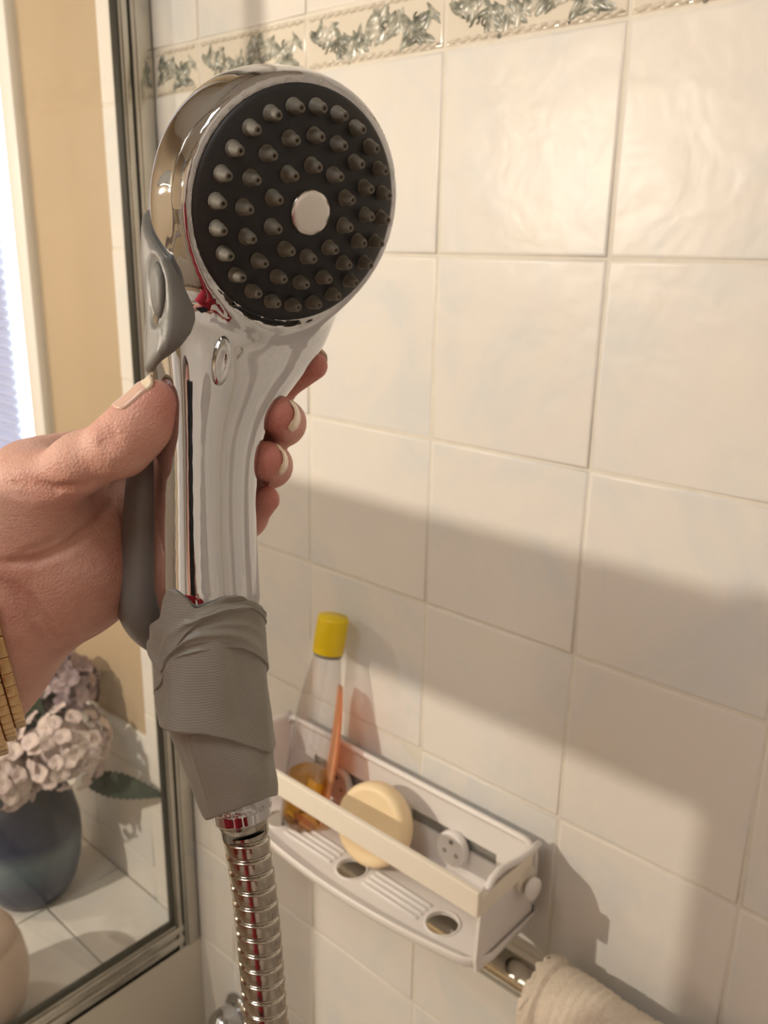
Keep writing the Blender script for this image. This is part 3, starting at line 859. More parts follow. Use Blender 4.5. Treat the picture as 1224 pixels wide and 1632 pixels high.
for x, y in ovals: obj('hole_rim', tube([(x + 0.0148 * math.cos(a), y + 0.0148 * math.sin(a), ZF + 0.004) for a in np.linspace(0, 2 * np.pi, 32, endpoint=False)], 0.0012, 6, True), M_PLAS, shelf)
lipo = [V((*p, 0)) for p in out]
n_ = len(lipo); rings = []
for i, p in enumerate(lipo):
    t = nrm(lipo[min(i + 1, n_ - 1)] - lipo[max(i - 1, 0)]); nn = np.cross(t, [0, 0, 1.0]); nn = nn if nn @ (p - V((SX, -0.05, 0))) > 0 else -nn
    rings.append([p + nn * a + V((0, 0, ZF + b)) for a, b in ((-0.0025, 0), (0.001, 0), (0.0032, 0.003), (0.0042, 0.008), (0.0040, 0.0105), (0.0028, 0.0115), (0.0014, 0.0105), (0.0006, 0.007), (-0.0005, 0.004), (-0.0025, 0.003))])
obj('tray_lip', loft(rings), M_PLAS, shelf)
arc = lambda cx, cz, r, a0, a1, n=7: [(cx + r * math.cos(a), cz + r * math.sin(a)) for a in np.linspace(a0, a1, n)]
bp_ = [(SX - HW, ZF)] + [(SX + HW, ZF)] + arc(SX + HW - 0.014, ZT - 0.014, 0.014, 0, math.pi / 2) + arc(SX - HW + 0.014, ZT - 0.014, 0.014, math.pi / 2, math.pi)
back = obj('back_panel', extrude(bp_, 1, -0.0150, -0.0120), M_PLAS, shelf, False)
cut(back, [box((a, -0.03, -0.5165), (b, 0.0, -0.5040)) for a, b in ((SX - 0.115, SX - 0.030), (SX + 0.018, SX + 0.116))])
M_SLOT2 = mat('slot_shade_grey', (0.24, 0.23, 0.21), 0.45)  # shade of the wall seen through the slots, put into a grey colour
for a, b in ((SX - 0.117, SX - 0.028), (SX + 0.016, SX + 0.118)): obj('slot_shade', box((a, -0.0128, -0.5180), (b, -0.0105, -0.5025)), M_SLOT2, shelf, False, label='grey strip standing in for the shaded wall behind the shelf slot')
obj('back_rim', tube([(x, -0.0165, z) for x, z in [(SX - HW, ZF + 0.02)] + arc(SX - HW + 0.014, ZT - 0.014, 0.014, math.pi, math.pi / 2) + arc(SX + HW - 0.014, ZT - 0.014, 0.014, math.pi / 2, 0) + [(SX + HW, ZF + 0.02)]], 0.0030, 8), M_PLAS, shelf)
prof_e = [(-0.012, ZF), (-0.094, ZF), (-0.096, ZF + 0.012), (-0.0935, -0.498), (-0.0915, -0.482), (-0.087, -0.473), (-0.080, -0.467), (-0.070, -0.4645), (-0.055, -0.468), (-0.040, -0.472), (-0.025, -0.4725), (-0.012, -0.4725)]
for sx in (-1, 1):
    x0 = SX + sx * HW; obj('end_wall', extrude(prof_e, 0, min(x0, x0 - sx * 0.003), max(x0, x0 - sx * 0.003)), M_PLAS, shelf, False)
    obj('end_rim', tube([(x0 + sx * 0.0008, y, z) for y, z in prof_e[4:]], 0.0030, 8), M_PLAS, shelf)
    obj('pivot_knob', lathe((x0 + sx * 0.001, -0.034, -0.500), (sx, 0, 0), [(0, 0), (0.004, 0), (0.004, 0.006), (0.0092, 0.0065), (0.0098, 0.008), (0.0098, 0.011), (0.0085, 0.0125), (0, 0.013)], 24), M_PLAS, shelf)
    k = SX + sx * 0.073
    kn = obj('suction_knob', lathe((k, -0.0100, -0.518), (0, -1, 0.12), [(0, 0), (0.006, 0), (0.006, 0.006), (0.0155, 0.007), (0.0165, 0.009), (0.0165, 0.014), (0.0155, 0.0158), (0.0135, 0.0155), (0.0125, 0.0145), (0.0, 0.0145)], 32), M_PLAS, shelf)
    for a in (math.pi / 2, math.pi * 7 / 6, math.pi * 11 / 6):
        obj('knob_dimple', lathe((k + 0.0075 * math.cos(a), -0.0243, -0.5163 + 0.0075 * math.sin(a)), (0, -1, 0.12), [(0, 0), (0.0018, 0), (0.0020, 0.0006), (0.0010, 0.0006), (0.0, 0.0003)], 12), M_SLOT, kn)
XR = SX + HW + 0.0035
rail = obj('front_bar', join(box((SX - HW - 0.0035, -0.1030, -0.4895), (XR, -0.0975, -0.4660), 0.0012), box((XR - 0.0030, -0.1000, -0.4890), (XR + 0.0004, -0.026, -0.4730), 0.001), box((SX - HW - 0.0039, -0.1000, -0.4890), (SX - HW - 0.0005, -0.026, -0.4730), 0.001),
                             lathe((XR - 0.003, -0.034, -0.494), (1, 0, 0), [(0, 0), (0.012, 0), (0.012, 0.0034), (0, 0.0034)], 24)), M_PLASI, shelf, False)
rail['label'] = 'ivory front bar of the shelf'
for x0, x1, y in [(SX + a, SX + b, -0.066 - 0.0065 * k) for a, b in ((-0.085, -0.020), (0.020, 0.085)) for k in range(4)]:
    obj('drain_rib', box((x0, y - 0.0012, ZF + 0.0035), (x1, y + 0.0012, ZF + 0.0062), 0.0008, 1), M_PLAS, shelf)

# clear bottle with yellow cap, leaning back on the wall
M_BOT = clear('clear_bottle_plastic', (0.86, 0.85, 0.86), 0.20, 0.07)
M_OIL = clear('golden_oil', (0.95, 0.66, 0.08), 0.04, 0.08)
M_CAP = mat('yellow_cap', (0.80, 0.58, 0.005), 0.38)
B0 = V((-0.098, -0.0660, ZF + 0.0045)); BD = nrm(V((-0.0945, -0.0215, -0.330)) - B0)
btl = empty('oil_bottle', B0, 'clear bottle with a bright yellow cap and some golden oil, standing on the shelf', 'bottle')
def brad(h): return float(np.interp(h, [0, .003, .010, .05, .095, .125, .149, .165, .175, .181], [.0165, .0195, .0212, .0222, .0220, .0205, .0178, .0150, .0135, .0130]))
hs = list(np.linspace(0.0, 0.181, 36))
obj('bottle_body', lathe(B0, BD, [(0, 0.0)] + [(brad(h), h) for h in hs] + [(0.0, 0.181)], 40), M_BOT, btl)
# the oil lies level although the bottle leans
d_, a_, b_ = frame_of(BD); th = np.linspace(0, 2 * np.pi, 40, endpoint=False); rg_ = []
for h in np.linspace(0.0015, 0.060, 16):
    ring = B0 + d_ * h + (brad(h) - 0.0016) * (np.cos(th)[:, None] * a_ + np.sin(th)[:, None] * b_)
    over = np.maximum(ring[:, 2] - (B0[2] + 0.052), 0); rg_.append(ring - over[:, None] * d_ / d_[2])
obj('oil', loft(rg_), M_OIL, btl, label='golden oil in the bottom of the bottle')
cpf = [(0, 0.1795), (0.0148, 0.1795), (0.0152, 0.181), (0.0154, 0.196), (0.0152, 0.2125), (0.0144, 0.2160), (0.0, 0.2165)]
obj('cap', lathe(B0, BD, cpf, 40), M_CAP, btl)
obj('cap_ring', lathe(B0, BD, [(0.0, 0.1765), (0.0140, 0.1765), (0.0144, 0.1780), (0.0140, 0.1795), (0, 0.1795)], 32), M_SLOT, btl, label='thin dark ring below the cap')

# translucent orange scraper standing edge-on behind the bottle
M_ORA = clear('orange_plastic', (0.98, 0.50, 0.26), 0.06, 0.2)
mo = node(M_ORA, 'ShaderNodeBsdfDiffuse'); mo.inputs[0].default_value = (0.95, 0.54, 0.30, 1); mxo = node(M_ORA, 'ShaderNodeMixShader'); mxo.inputs[0].default_value = 0.45
op = M_ORA.node_tree.nodes['Material Output'] if 'Material Output' in M_ORA.node_tree.nodes else [n for n in M_ORA.node_tree.nodes if n.type == 'OUTPUT_MATERIAL'][0]
src = op.inputs[0].links[0].from_socket; link(M_ORA, src, mxo.inputs[1]); link(M_ORA, mo.outputs[0], mxo.inputs[2]); link(M_ORA, mxo.outputs[0], op.inputs[0])
pT, pB = V((-0.086, -0.022, -0.408)), V((-0.089, -0.046, ZF + 0.010)); vd = nrm(px(535, 1180, 1.0) - CAM); tdir = nrm(pB - pT); wdir = nrm(vd - tdir * vd.dot(tdir)); wdir = nrm(wdir + 0.10 * np.cross(wdir, tdir)); ndir = np.cross(tdir, wdir); rr_ = []
for i in range(24):
    f = i / 23.0; wd_ = 0.027 * (math.sin(math.pi * min(1, 0.10 + 0.55 * f)) ** 0.8); thk = 0.0044 * (0.5 + 0.5 * math.sin(math.pi * (0.1 + 0.8 * f))); c = pT + (pB - pT) * f + ndir * 0.004 * math.sin(math.pi * f)
    a = np.linspace(0, 2 * np.pi, 20, endpoint=False); rr_.append(c + wd_ * np.cos(a)[:, None] * wdir + thk * np.sin(a)[:, None] * ndir)
scp = obj('orange_scraper', loft(rr_), M_ORA, None, origin=pB); tag(scp, 'thin translucent orange plastic piece standing edge-on beside the yellow-capped bottle', 'scraper')

# round cake of soap leaning on the back of the shelf
M_SOAP = noisy('cream_soap', (0.86, 0.68, 0.42), (0.88, 0.71, 0.46), 30.0, 0.45, **{'Subsurface Weight': 0.15, 'Subsurface Scale': 0.01})
sn = nrm(V((0.10, -1.0, 0.34))); sc_ = V((-0.010, -0.053, ZF + 0.0048 + 0.0368)); RS = 0.0385
soap = obj('soap_bar', lathe(sc_ - sn * 0.011, sn, [(0, 0), (RS - 0.006, 0), (RS - 0.002, 0.0012), (RS, 0.005), (RS, 0.015), (RS - 0.0015, 0.0190), (RS - 0.004, 0.0208), (RS - 0.007, 0.0212), (RS - 0.010, 0.0206), (RS - 0.014, 0.0203), (0, 0.0203)], 56), M_SOAP, None, origin=sc_ - V((0, 0, RS)))
tag(soap, 'round cream cake of soap leaning against the back of the white shelf', 'soap')

# grab bar and towel
gb = empty('grab_bar', (0.2, -0.05, -0.577), 'shiny steel grab bar on the tiled wall, running under the white shelf', 'grab bar')
obj('bar', tube([(x, -0.050, -0.577) for x in np.linspace(-0.13, 0.62, 24)], 0.0145, 32), M_CHROME2, gb)
for x in (-0.13, 0.62):
    obj('end_post', tube([(x, -0.050, -0.577), (x, -0.03, -0.577), (x, 0.0, -0.577)], 0.0145, 24), M_CHROME2, gb)
    obj('flange', lathe((x, 0.0, -0.577), (0, -1, 0), [(0, 0), (0.034, 0), (0.036, 0.003), (0.033, 0.007), (0.018, 0.010), (0, 0.010)], 32), M_CHROME2, gb)
M_TOW = noisy('cream_terry', (0.78, 0.68, 0.56), (0.84, 0.75, 0.63), 300.0, 0.95, (700.0, 0.9, 0.0015))
tw_r = np.random.RandomState(11)


def towel_mesh():
    x0, x1 = 0.172, 0.50; nx, npth = 210, 84; yb, zb = -0.050, -0.577; grid_o, grid_i = [], []
    path = [(yb - 0.0295 - 0.004 * (1 - t), zb - 0.30 * (1 - t)) for t in np.linspace(0, 1, 30)] + [(yb - 0.0295 * math.cos(a), zb + 0.0285 * math.sin(a)) for a in np.linspace(0, math.pi, 26)[1:-1]] + [(yb + 0.0295, zb - 0.30 * t) for t in np.linspace(0, 1, 30)]
    path = V(path); tn = np.gradient(path, axis=0); nn = np.stack([-tn[:, 1], tn[:, 0]], 1); nn /= np.linalg.norm(nn, axis=1)[:, None]; s_ = np.concatenate([[0], np.cumsum(np.linalg.norm(np.diff(path, axis=0), axis=1))])
    X = np.linspace(x0, x1, nx); d = X - x0
    base = np.where(d < 0.012, 0.0022, 0.0) + np.where((d > 0.018) & (d < 0.060), 0.0010 * (0.5 + 0.5 * np.sin(d * 2 * np.pi / 0.0072)), 0) - np.where((d > 0.012) & (d < 0.018), 0.0006, 0)
    fuzz = np.where((d < 0.012) | (d > 0.062), 1.0, 0.25)
    for j in range(len(path)):
        wob = 0.0010 * np.sin(X * 60 + s_[j] * 40) + 0.0008 * np.sin(X * 23 - s_[j] * 70)
        off = base + wob + fuzz * tw_r.uniform(-0.0009, 0.0012, nx) + 0.0006 * np.sin(s_[j] * 900) * ((d > 0.018) & (d < 0.060))
        xx = X + np.where(np.arange(nx) < 4, tw_r.uniform(-0.0018, 0.0018, nx), 0)
        grid_o.append(np.stack([xx, path[j, 0] + nn[j, 0] * off, path[j, 1] + nn[j, 1] * off], 1)); grid_i.append(np.stack([xx, path[j, 0] - nn[j, 0] * 0.0120 + 0 * X, path[j, 1] - nn[j, 1] * 0.0120 + 0 * X], 1))
    v1, f1 = sheet(grid_o); v2, f2 = sheet(grid_i); n0 = len(v1); R_, C_ = len(path), nx
    rim = list(range(C_)) + [i * C_ + C_ - 1 for i in range(1, R_)] + [(R_ - 1) * C_ + j for j in range(C_ - 2, -1, -1)] + [i * C_ for i in range(R_ - 2, 0, -1)]
    fs = f1 + [[q + n0 for q in g] for g in f2] + [[rim[i], rim[(i + 1) % len(rim)], rim[(i + 1) % len(rim)] + n0, rim[i] + n0] for i in range(len(rim))]
    return np.concatenate([v1, v2]), fs


tw = obj('bath_towel', towel_mesh(), M_TOW, None, origin=(0.33, -0.05, -0.86)); tag(tw, 'cream terry towel with ribbed border, hung over the steel grab bar', 'towel')

# chrome wall fitting behind the hose
tp = empty('shower_outlet', (-0.292, 0, -0.985), 'rounded chrome fitting on the wall behind the hose, at the bottom edge', 'fitting')
obj('escutcheon', lathe((-0.292, 0, -0.975), (0, -1, 0), [(0, 0), (0.028, 0), (0.029, 0.003), (0.024, 0.008), (0.016, 0.012), (0, 0.012)], 32), M_CHROME, tp)
obj('dome', lathe((-0.292, -0.008, -0.975), (0, -1, 0), [(0, 0), (0.0185, 0), (0.0205, 0.006), (0.0215, 0.016), (0.0205, 0.026), (0.017, 0.034), (0.010, 0.039), (0, 0.0405)], 32), M_CHROME, tp)

# ------------------------------------------------------------------ vase of hydrangeas on the ledge
M_VASE = mat('blue_glaze', (0.03, 0.06, 0.14), 0.30); vv = coords(M_VASE); sp = node(M_VASE, 'ShaderNodeSeparateXYZ'); link(M_VASE, vv, sp.inputs[0])
ad = node(M_VASE, 'ShaderNodeMath', operation='MULTIPLY_ADD'); ad.inputs[1].default_value = 0.02; link(M_VASE, noise(M_VASE, vv, 22.0, 3.0), ad.inputs[0]); link(M_VASE, sp.outputs[2], ad.inputs[2])
mr = node(M_VASE, 'ShaderNodeMapRange'); mr.inputs['From Min'].default_value = 0.0; mr.inputs['From Max'].default_value = 0.2; link(M_VASE, ad.outputs[0], mr.inputs[0])
link(M_VASE, ramp(M_VASE, mr.outputs[0], [(0.0, (0.012, 0.018, 0.05)), (0.26, (0.018, 0.032, 0.085)), (0.40, (0.07, 0.12, 0.16)), (0.50, (0.11, 0.16, 0.19)), (0.62, (0.018, 0.030, 0.075)), (1.0, (0.006, 0.008, 0.018))]), bsdf(M_VASE).inputs['Base Color'])
VB = V((-0.632, -0.110, -0.905))
vase = obj('vase', lathe(VB, (0, 0, 1), [(0, 0), (0.046, 0), (0.052, 0.004), (0.062, 0.022), (0.070, 0.050), (0.0745, 0.085), (0.0740, 0.115), (0.068, 0.145), (0.058, 0.168), (0.049, 0.180), (0.047, 0.190), (0.051, 0.198), (0.048, 0.199), (0.044, 0.190), (0.044, 0.180), (0.050, 0.165), (0.05, 0.04), (0, 0.03)], 56), M_VASE, None, origin=VB)
tag(vase, 'round dark blue glazed vase with a paler band, on the tiled ledge', 'vase')
M_PET = noisy('pale_pink_petals', (0.62, 0.50, 0.50), (0.76, 0.64, 0.58), 40.0, 0.7, rand=True); M_PET2 = noisy('mauve_petals', (0.36, 0.28, 0.32), (0.48, 0.37, 0.38), 40.0, 0.7, rand=True)
M_LEAF = noisy('green_leaf', (0.012, 0.026, 0.013), (0.020, 0.036, 0.020), 30.0, 0.75); M_STEM = mat('stem', (0.10, 0.14, 0.06), 0.6)


def floret_vf():
    g = []
    for k in range(4):
        a0 = k * math.pi / 2; rows = []
        for i in range(7):
            s = i / 6.0; wv_ = 0.0066 * math.sin(math.pi * (0.10 + 0.87 * s ** 1.15)) ** 0.62; r = 0.0008 + 0.0100 * s; z = 0.0008 + 0.0022 * math.sin(math.pi * s * 0.8)
            rows.append([(r * math.cos(a0) - b * wv_ * math.sin(a0), r * math.sin(a0) + b * wv_ * math.cos(a0), z + 0.0010 * abs(b) + 0.0003 * k) for b in (-1, -.5, 0, .5, 1)])
        g.append(sheet(rows))
    g.append(lathe((0, 0, 0), (0, 0, 1), [(0, -0.004), (0.0008, -0.004), (0.0010, 0.001), (0.0014, 0.0022), (0, 0.003)], 8))
    return join(*g)


flo = {}


def leaf_vf(base, tip, nv, W, serr=True):
    t = V(tip) - V(base); L = np.linalg.norm(t); t = t / L; n = nrm(V(nv) - t * t.dot(V(nv))); s_ = np.cross(t, n); rows = []; N = 28
    for i in range(N + 1):
        f = i / N; ww = W * (math.sin(math.pi * min(1, f ** 0.8)) ** 0.9) * (1 + (0.10 if (serr and i % 2) else -0.05)) + 0.0004
        rows.append([V(base) + t * L * f + s_ * b * ww + n * (-0.14 * L * f * f + 0.18 * ww * abs(b) + 0.001 * math.sin(f * 40) * (1 - abs(b))) for b in (-1, -.55, 0, .55, 1)])
    return sheet(rows)


def hydrangea(c, R, m, label, leaves, cnt, seed):
    rr = random.Random(seed); c = V(c); foot = VB + V((rr.uniform(-.012, .012), rr.uniform(-.012, .012), 0.05)); h = empty('hydrangea', foot, label, 'flower', 'hydrangeas in the blue vase')
    mouth = VB + V((rr.uniform(-.02, .02), rr.uniform(-.02, .02), 0.195))
    obj('stem', tube([foot, mouth, (mouth + c) / 2 + V((0, 0, 0.01)), c], 0.003, 8), M_STEM, h)
    obj('flower_core', lathe(c - V((0, 0, R * 0.62)), (0, 0, 1), [(R * 0.66 * math.sin(a), R * 0.62 - R * 0.62 * math.cos(a)) for a in np.linspace(0, math.pi, 12)], 20), M_STEM if False else m, h)
    for i in range(cnt):
        z = 1 - 2 * (i + 0.5) / cnt; a = i * 2.39996; d = nrm(V((math.sqrt(1 - z * z) * math.cos(a), math.sqrt(1 - z * z) * math.sin(a), z)) + V([rr.uniform(-.15, .15) for _ in range(3)]))
        if d[2] < -0.72: continue
        p = c + d * R * V((1, 1, 0.92)) * rr.uniform(0.86, 1.0)
        if p[1] > -0.008: continue
        if m.name not in flo: flo[m.name] = obj('floret', (V(floret_vf()[0]) + wloc(h), floret_vf()[1]), m, h); o = flo[m.name]
        else: o = flo[m.name].copy(); COL.objects.link(o); o.parent = h
        o.location = tuple(p - wloc(h)); o.rotation_mode = 'QUATERNION'
        dd = nrm(d + V([rr.uniform(-.45, .45) for _ in range(3)])); o.rotation_quaternion = Vector(tuple(dd)).to_track_quat('Z', 'Y') @ Matrix.Rotation(rr.uniform(0, 6.28), 4, 'Z').to_quaternion(); s = rr.uniform(0.9, 1.2); o.scale = (s, s, s)
    for b, t, nv, W in leaves: obj('leaf', leaf_vf(b, t, nv, W), M_LEAF, h)


hydrangea(px(96, 1188, 1.165), 0.064, M_PET, 'largest pale pink hydrangea head, in front of the vase top', [(px(130, 1240, 1.19), at_y(256, 1266, -0.012), (0.2, -1, 0.9), 0.016)], 110, 1)
hydrangea(px(2, 1232, 1.130), 0.052, M_PET, 'pale pink hydrangea head at the left edge, spilling over the vase', [], 80, 2)
hydrangea(px(100, 1092, 1.190), 0.046, M_PET2, 'dusky mauve hydrangea head, highest and at the back', [(px(95, 1140, 1.18), px(48, 1088, 1.15), (0.2, -1, .4), 0.030)], 80, 3)
hydrangea(px(28, 1165, 1.195), 0.046, M_PET, 'pale hydrangea head half hidden behind the wrist', [(px(60, 1190, 1.18), px(30, 1085, 1.12), (0.4, -1, .5), 0.034)], 70, 4)

# pale rounded jar on the ledge close to the screen
M_JAR = noisy('pale_pink_ceramic', (0.62, 0.46, 0.36), (0.66, 0.50, 0.40), 12.0, 0.45)
jc = V((-0.458, -0.268, -0.905))
jar = empty('ceramic_jar', jc, 'pale pinkish rounded jar on the ledge, cut off at the bottom left corner', 'jar')
obj('jar_body', lathe(jc, (0, 0, 1), [(0, 0), (0.038, 0), (0.044, 0.004), (0.056, 0.025), (0.063, 0.055), (0.064, 0.080), (0.060, 0.105), (0.053, 0.122), (0, 0.122)], 48), M_JAR, jar)
obj('jar_lid', lathe(jc, (0, 0, 1), [(0, 0.1222), (0.053, 0.1222), (0.054, 0.125), (0.047, 0.136), (0.030, 0.146), (0.010, 0.150), (0, 0.1505)], 48), M_JAR, jar)

# ------------------------------------------------------------------ the rest of the bathroom and an added shadow-casting door, around and behind the camera
M_SHADE = mat('ivory_lampshade', (0.80, 0.74, 0.62), 0.6)
for nm, L, lab in (('right', LAMP_A, 'ivory cone pendant lamp nearer the tiled wall corner, over the bath'), ('left', LAMP_B, 'ivory cone pendant lamp over the ledge by the window')):
    pl = empty('pendant_lamp', L + V((0, 0, 0.813)), lab, 'lamp', 'pendant lamps')
    obj('shade', lathe(L, (0, 0, 1), [(0.105, 0.040), (0.104, 0.041), (0.060, 0.120), (0.022, 0.165), (0.0, 0.168), (0.0, 0.164), (0.020, 0.161), (0.057, 0.118), (0.102, 0.039)], 40), M_SHADE, pl)
    obj('cord', tube([L + V((0, 0, 0.165)), L + V((0, 0, 0.80))], 0.003, 8), M_WHITE, pl)
    obj('ceiling_rose', lathe(L + V((0, 0, 0.79)), (0, 0, 1), [(0, 0), (0.03, 0), (0.045, 0.0225), (0, 0.0225)], 24), M_WHITE, pl)
    obj('socket', lathe(L, (0, 0, 1), [(0, 0.030), (0.014, 0.030), (0.016, 0.10), (0, 0.162)], 20), M_WHITE, pl)

YD = -0.66  # unseen door panel, added to throw the horizontal shadow band on the tiles
door = empty('shadow_door', (-0.10, YD, -0.90), 'glass shower door panel with a broad aluminium crossbar, added out of view to cast the dark band on the wall', 'screen')
obj('door_frame', join(box((-0.500, YD - 0.012, -0.93), (-0.475, YD + 0.012, 0.88), 0.002), box((-0.392, YD - 0.009, -0.89), (-0.368, YD + 0.009, -0.060), 0.002), box((0.145, YD - 0.012, -0.93), (0.170, YD + 0.012, 0.88), 0.002), box((-0.475, YD - 0.012, 0.84), (0.145, YD + 0.012, 0.88), 0.002), box((-0.475, YD - 0.012, -0.93), (0.145, YD + 0.012, -0.89), 0.002)), M_ALU, door)
obj('crossbar', box((-0.475, YD - 0.010, -0.102), (0.145, YD + 0.010, -0.022), 0.003), M_ALU, door)  # height and length set by the shadow band it casts
obj('door_glass', box((-0.475, YD - 0.003, -0.89), (0.145, YD + 0.003, 0.84)), M_GLASS, door, False)
dt = obj('shadow_towel', loft([[(x, YD + a, z) for a, z in [(0.013, -0.50), (0.0135, -0.029), (0.012, -0.0225), (0.0, -0.0215), (-0.012, -0.0225), (-0.0135, -0.029), (-0.013, -0.46), (-0.017, -0.46), (-0.0175, -0.027), (-0.014, -0.0205), (0.0, -0.0195), (0.014, -0.0205), (0.0175, -0.027), (0.017, -0.50)]] for x in np.linspace(-0.150, 0.138, 12)]), M_TOW, None, origin=(0, YD, -0.5))  # unseen towel added to keep lamp light off the lower right tiles
tag(dt, 'cream towel folded over the crossbar of the added door to shade the lower wall', 'towel')

# photographer: phone, red top, head, dark trousers
M_PHONE = mat('black_phone', (0.012, 0.012, 0.014), 0.2); M_RED = noisy('red_jersey', (0.34, 0.012, 0.028), (0.40, 0.016, 0.035), 200.0, 0.85); M_HAIR = noisy('brown_hair', (0.05, 0.028, 0.016), (0.10, 0.06, 0.035), 120.0, 0.6); M_TROU = mat('dark_trousers', (0.03, 0.032, 0.045), 0.85)
ph = empty('phone', CAM + RM[1] * 0.14 - RM[2] * 0.008, 'black phone held up by the photographer', 'phone')
v, f = box((-0.060, -0.016, -0.0115), (0.014, 0.138, -0.0035), 0.0025); obj('phone_body', (CAM + V(v) @ RM, f), M_PHONE, ph)
SHL, SHR, EL = V((0.46, -0.86, -0.20)), V((0.80, -0.84, -0.20)), V((0.130, -0.575, -0.355))
ER, WR = V((0.83, -0.62, -0.40)), CAM + RM[1] * 0.20 + RM[0] * 0.075 - RM[2] * 0.060
CH, HP, NK, HD = V((0.63, -0.90, -0.32)), V((0.65, -0.98, -0.72)), V((0.62, -0.87, -0.12)), V((0.605, -0.83, 0.045))


def torso(P, o):
    d = smin(rc(P, CH - V((0.08, 0, 0)), CH + V((0.08, 0, 0)), .105 + o, .105 + o), rc(P, HP - V((0.06, 0, 0)), HP + V((0.06, 0, 0)), .115 + o, .115 + o), 0.1)
    d = smin(d, rc(P, CH, HP, .115 + o, .11 + o), 0.06); d = smin(d, rc(P, SHL, SHR, .060 + o, .060 + o), 0.07)
    d = smin(d, chain(P, [SHL, SHL + (EL - SHL) * .5, EL + (SHL - EL) * .12], [.055 + o, .050 + o, .043 + o], .02), .03)
    return smin(d, chain(P, [SHR, ER, ER + (WR - ER) * .82], [.055 + o, .045 + o, .033 + o], .02), .03)


def skin_sdf(P):
    d = chain(P, [px(-150, 1180, .3605), EL, EL + (SHL - EL) * .5], [.0300, .042, .045], .02)
    d = smin(d, chain(P, [ER, WR, WR - RM[1] * 0.07], [.040, .026, .026], .02), .01)
    for k in range(4):
        a = WR - RM[1] * (0.085 + 0.0 * k) + RM[0] * 0.0; b = CAM + RM[0] * 0.012 + RM[1] * (0.060 + 0.022 * k) - RM[2] * 0.022
        d = smin(d, chain(P, [WR - RM[1] * 0.06, b + RM[0] * 0.012, b - RM[0] * 0.012], [.014, .009, .008], .006), .008)
    h = ellip(P, HD, np.array([[1, 0, 0], [0, 1, 0], [0, 0, 1.0]]), (.074, .092, .112)); fw = nrm(V((-0.35, 0.9, -0.05)))
    h = smin(h, rc(P, HD + fw * .085 + V((0, 0, .012)), HD + fw * .108 - V((0, 0, .018)), .010, .014), .02)
    h = smin(h, rc(P, HD + fw * .040 - V((0, 0, .085)), HD + fw * .066 - V((0, 0, .088)), .030, .022), .03)
    e = np.cross(fw, [0, 0, 1.0])
    for sg in (1, -1):
        h = smax(h, -rc(P, HD + fw * .098 + e * sg * .032 + V((0, 0, .012)), HD + fw * .105 + e * sg * .032 + V((0, 0, .012)), .012, .012), .01); h = smin(h, rc(P, HD + fw * .080 + e * sg * .031 + V((0, 0, .010)), HD + fw * .081 + e * sg * .031 + V((0, 0, .010)), .012, .012), .002)
        h = smin(h, ellip(P, HD + e * sg * .074, np.array([fw, e, [0, 0, 1.0]]), (.018, .008, .028)), .006)
    h = smin(h, rc(P, NK - V((0, 0, .06)), HD - V((0, .0, .06)), .058, .052), .03)
    return np.minimum(d, h)


sv_, sf_ = surface(skin_sdf, V((0.02, -1.02, -0.50)), V((0.95, -0.44, 0.20)), 0.006, 2)
body = obj('body', join((hv, hf), (sv_, sf_)), M_SKIN, person)
av = np.concatenate([hv, sv_]); bl_ = np.zeros(len(av))      # the blood-red of fingertips and finger pads
for j, r_, a_ in ((FJ[0][4], .022, .75), (FJ[1][4], .022, .75), (FJ[2][4], .022, .75), (FJ[3][4], .020, .75), (TJ[5] + RM[0] * .008, .016, .6), (FJ[1][0], .03, .25), (FJ[2][0], .03, .25)):
    bl_ = np.maximum(bl_, a_ * np.exp(-(np.linalg.norm(av - j, axis=1) / r_) ** 2))
at_ = body.data.attributes.new('blush', 'FLOAT', 'POINT'); at_.data.foreach_set('value', bl_.astype(np.float32))
tvv, tff = surface(lambda P: torso(P, 0.004), V((0.08, -1.20, -0.95)), V((0.98, -0.44, -0.02)), 0.010, 2); obj('red_top', (tvv, tff), M_RED, person, label='plain red top')
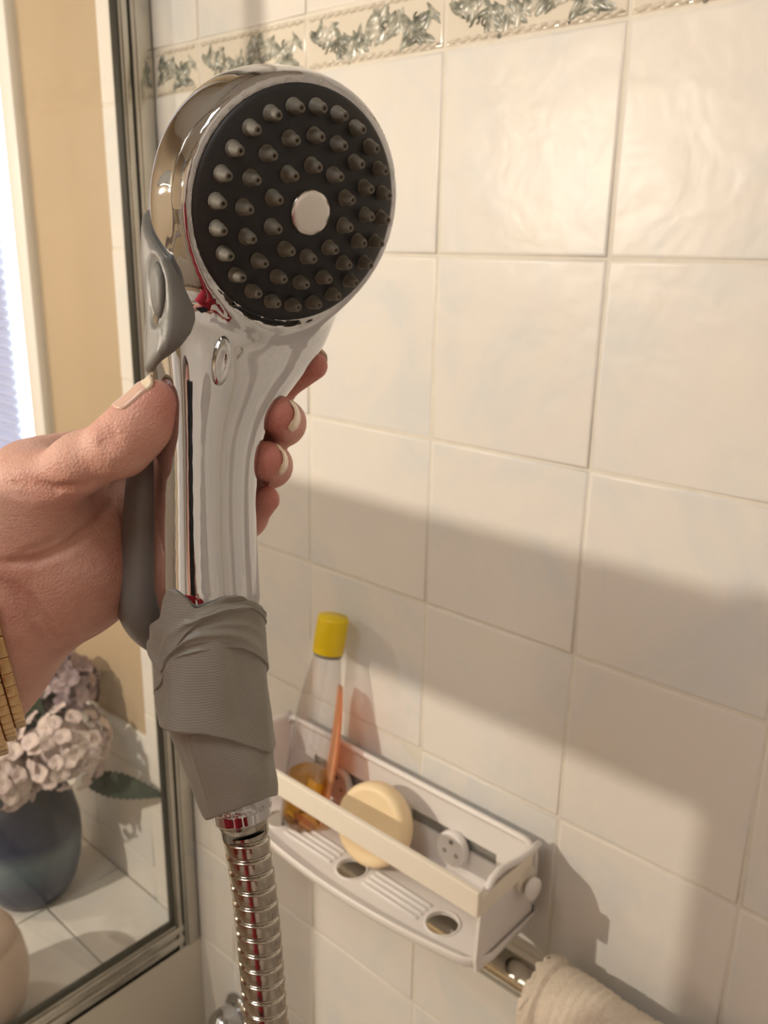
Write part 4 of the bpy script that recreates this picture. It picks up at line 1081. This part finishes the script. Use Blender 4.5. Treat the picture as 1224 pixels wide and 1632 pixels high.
gv, gf = surface(lambda P: smin(smin(chain(P, [HP - V((.07, 0, 0)), V((0.56, -1.0, -1.05)), V((0.56, -1.03, -1.42))], [.095, .065, .048], .03), chain(P, [HP + V((.07, 0, 0)), V((0.74, -1.0, -1.05)), V((0.74, -1.03, -1.42))], [.095, .065, .048], .03), .01), rc(P, HP - V((.06, 0, .02)), HP + V((.06, 0, -.02)), .12, .12), .05), V((0.40, -1.25, -1.52)), V((0.92, -0.80, -0.55)), 0.012, 2); obj('trousers', (gv, gf), M_TROU, person)
for x in (0.56, 0.74): obj('shoe', surface(lambda P: smax(rc(P, V((x, -1.06, -1.465)), V((x - .01, -0.90, -1.475)), .042, .036), -1.499 - P[:, 2], .006), V((x - .07, -1.14, -1.52)), V((x + .07, -0.82, -1.40)), 0.008, 2), M_TROU, person)
gv, gf = surface(lambda P: smax(ellip(P, HD + V((0.006, -0.014, 0.012)), np.eye(3), (.086, .100, .118)), -rc(P, HD + V((-0.03, 0.10, -0.03)), HD + V((-0.045, 0.14, -0.16)), .075, .08), .01), HD - 0.14, HD + 0.14, 0.007, 2); obj('hair', (gv, gf), M_HAIR, person)
d1 = obj('door_1', join(box((0.35, -2.205, -1.5), (1.15, -2.165, 0.55), 0.004), *[box((0.35 + a, -2.160, b), (0.35 + a + 0.30, -2.150, b + h), 0.004) for a in (0.07, 0.43) for b, h in ((-1.35, 0.75), (-0.45, 0.85))]), M_WHITE, None, kind='structure')
obj('door_handle', tube([(0.42, -2.15, -0.5), (0.42, -2.10, -0.5), (0.54, -2.10, -0.5)], 0.008, 10), M_CHROME2, d1)
# bath tub under the shelf
M_TUB = mat('white_enamel', (0.78, 0.76, 0.72), 0.15)
def tub_ring(hx, hy, z, p=5, n=64):
    a = np.linspace(0, 2 * np.pi, n, endpoint=False); return np.stack([0.46 + hx * np.sign(np.cos(a)) * np.abs(np.cos(a)) ** (2 / p), -0.385 + hy * np.sign(np.sin(a)) * np.abs(np.sin(a)) ** (2 / p), z + 0 * a], 1)
tub = obj('bathtub', loft([tub_ring(.825, .370, -1.5, 14), tub_ring(.825, .370, -1.10, 14), tub_ring(.820, .365, -1.092, 14), tub_ring(.76, .30, -1.092, 7), tub_ring(.74, .28, -1.11), tub_ring(.68, .25, -1.36), tub_ring(.60, .20, -1.40), tub_ring(.02, .02, -1.405)], caps=(True, True)), M_TUB, None, origin=(0.46, -0.385, -1.5)); tag(tub, 'white enamel bathtub below the shelf', 'bathtub')
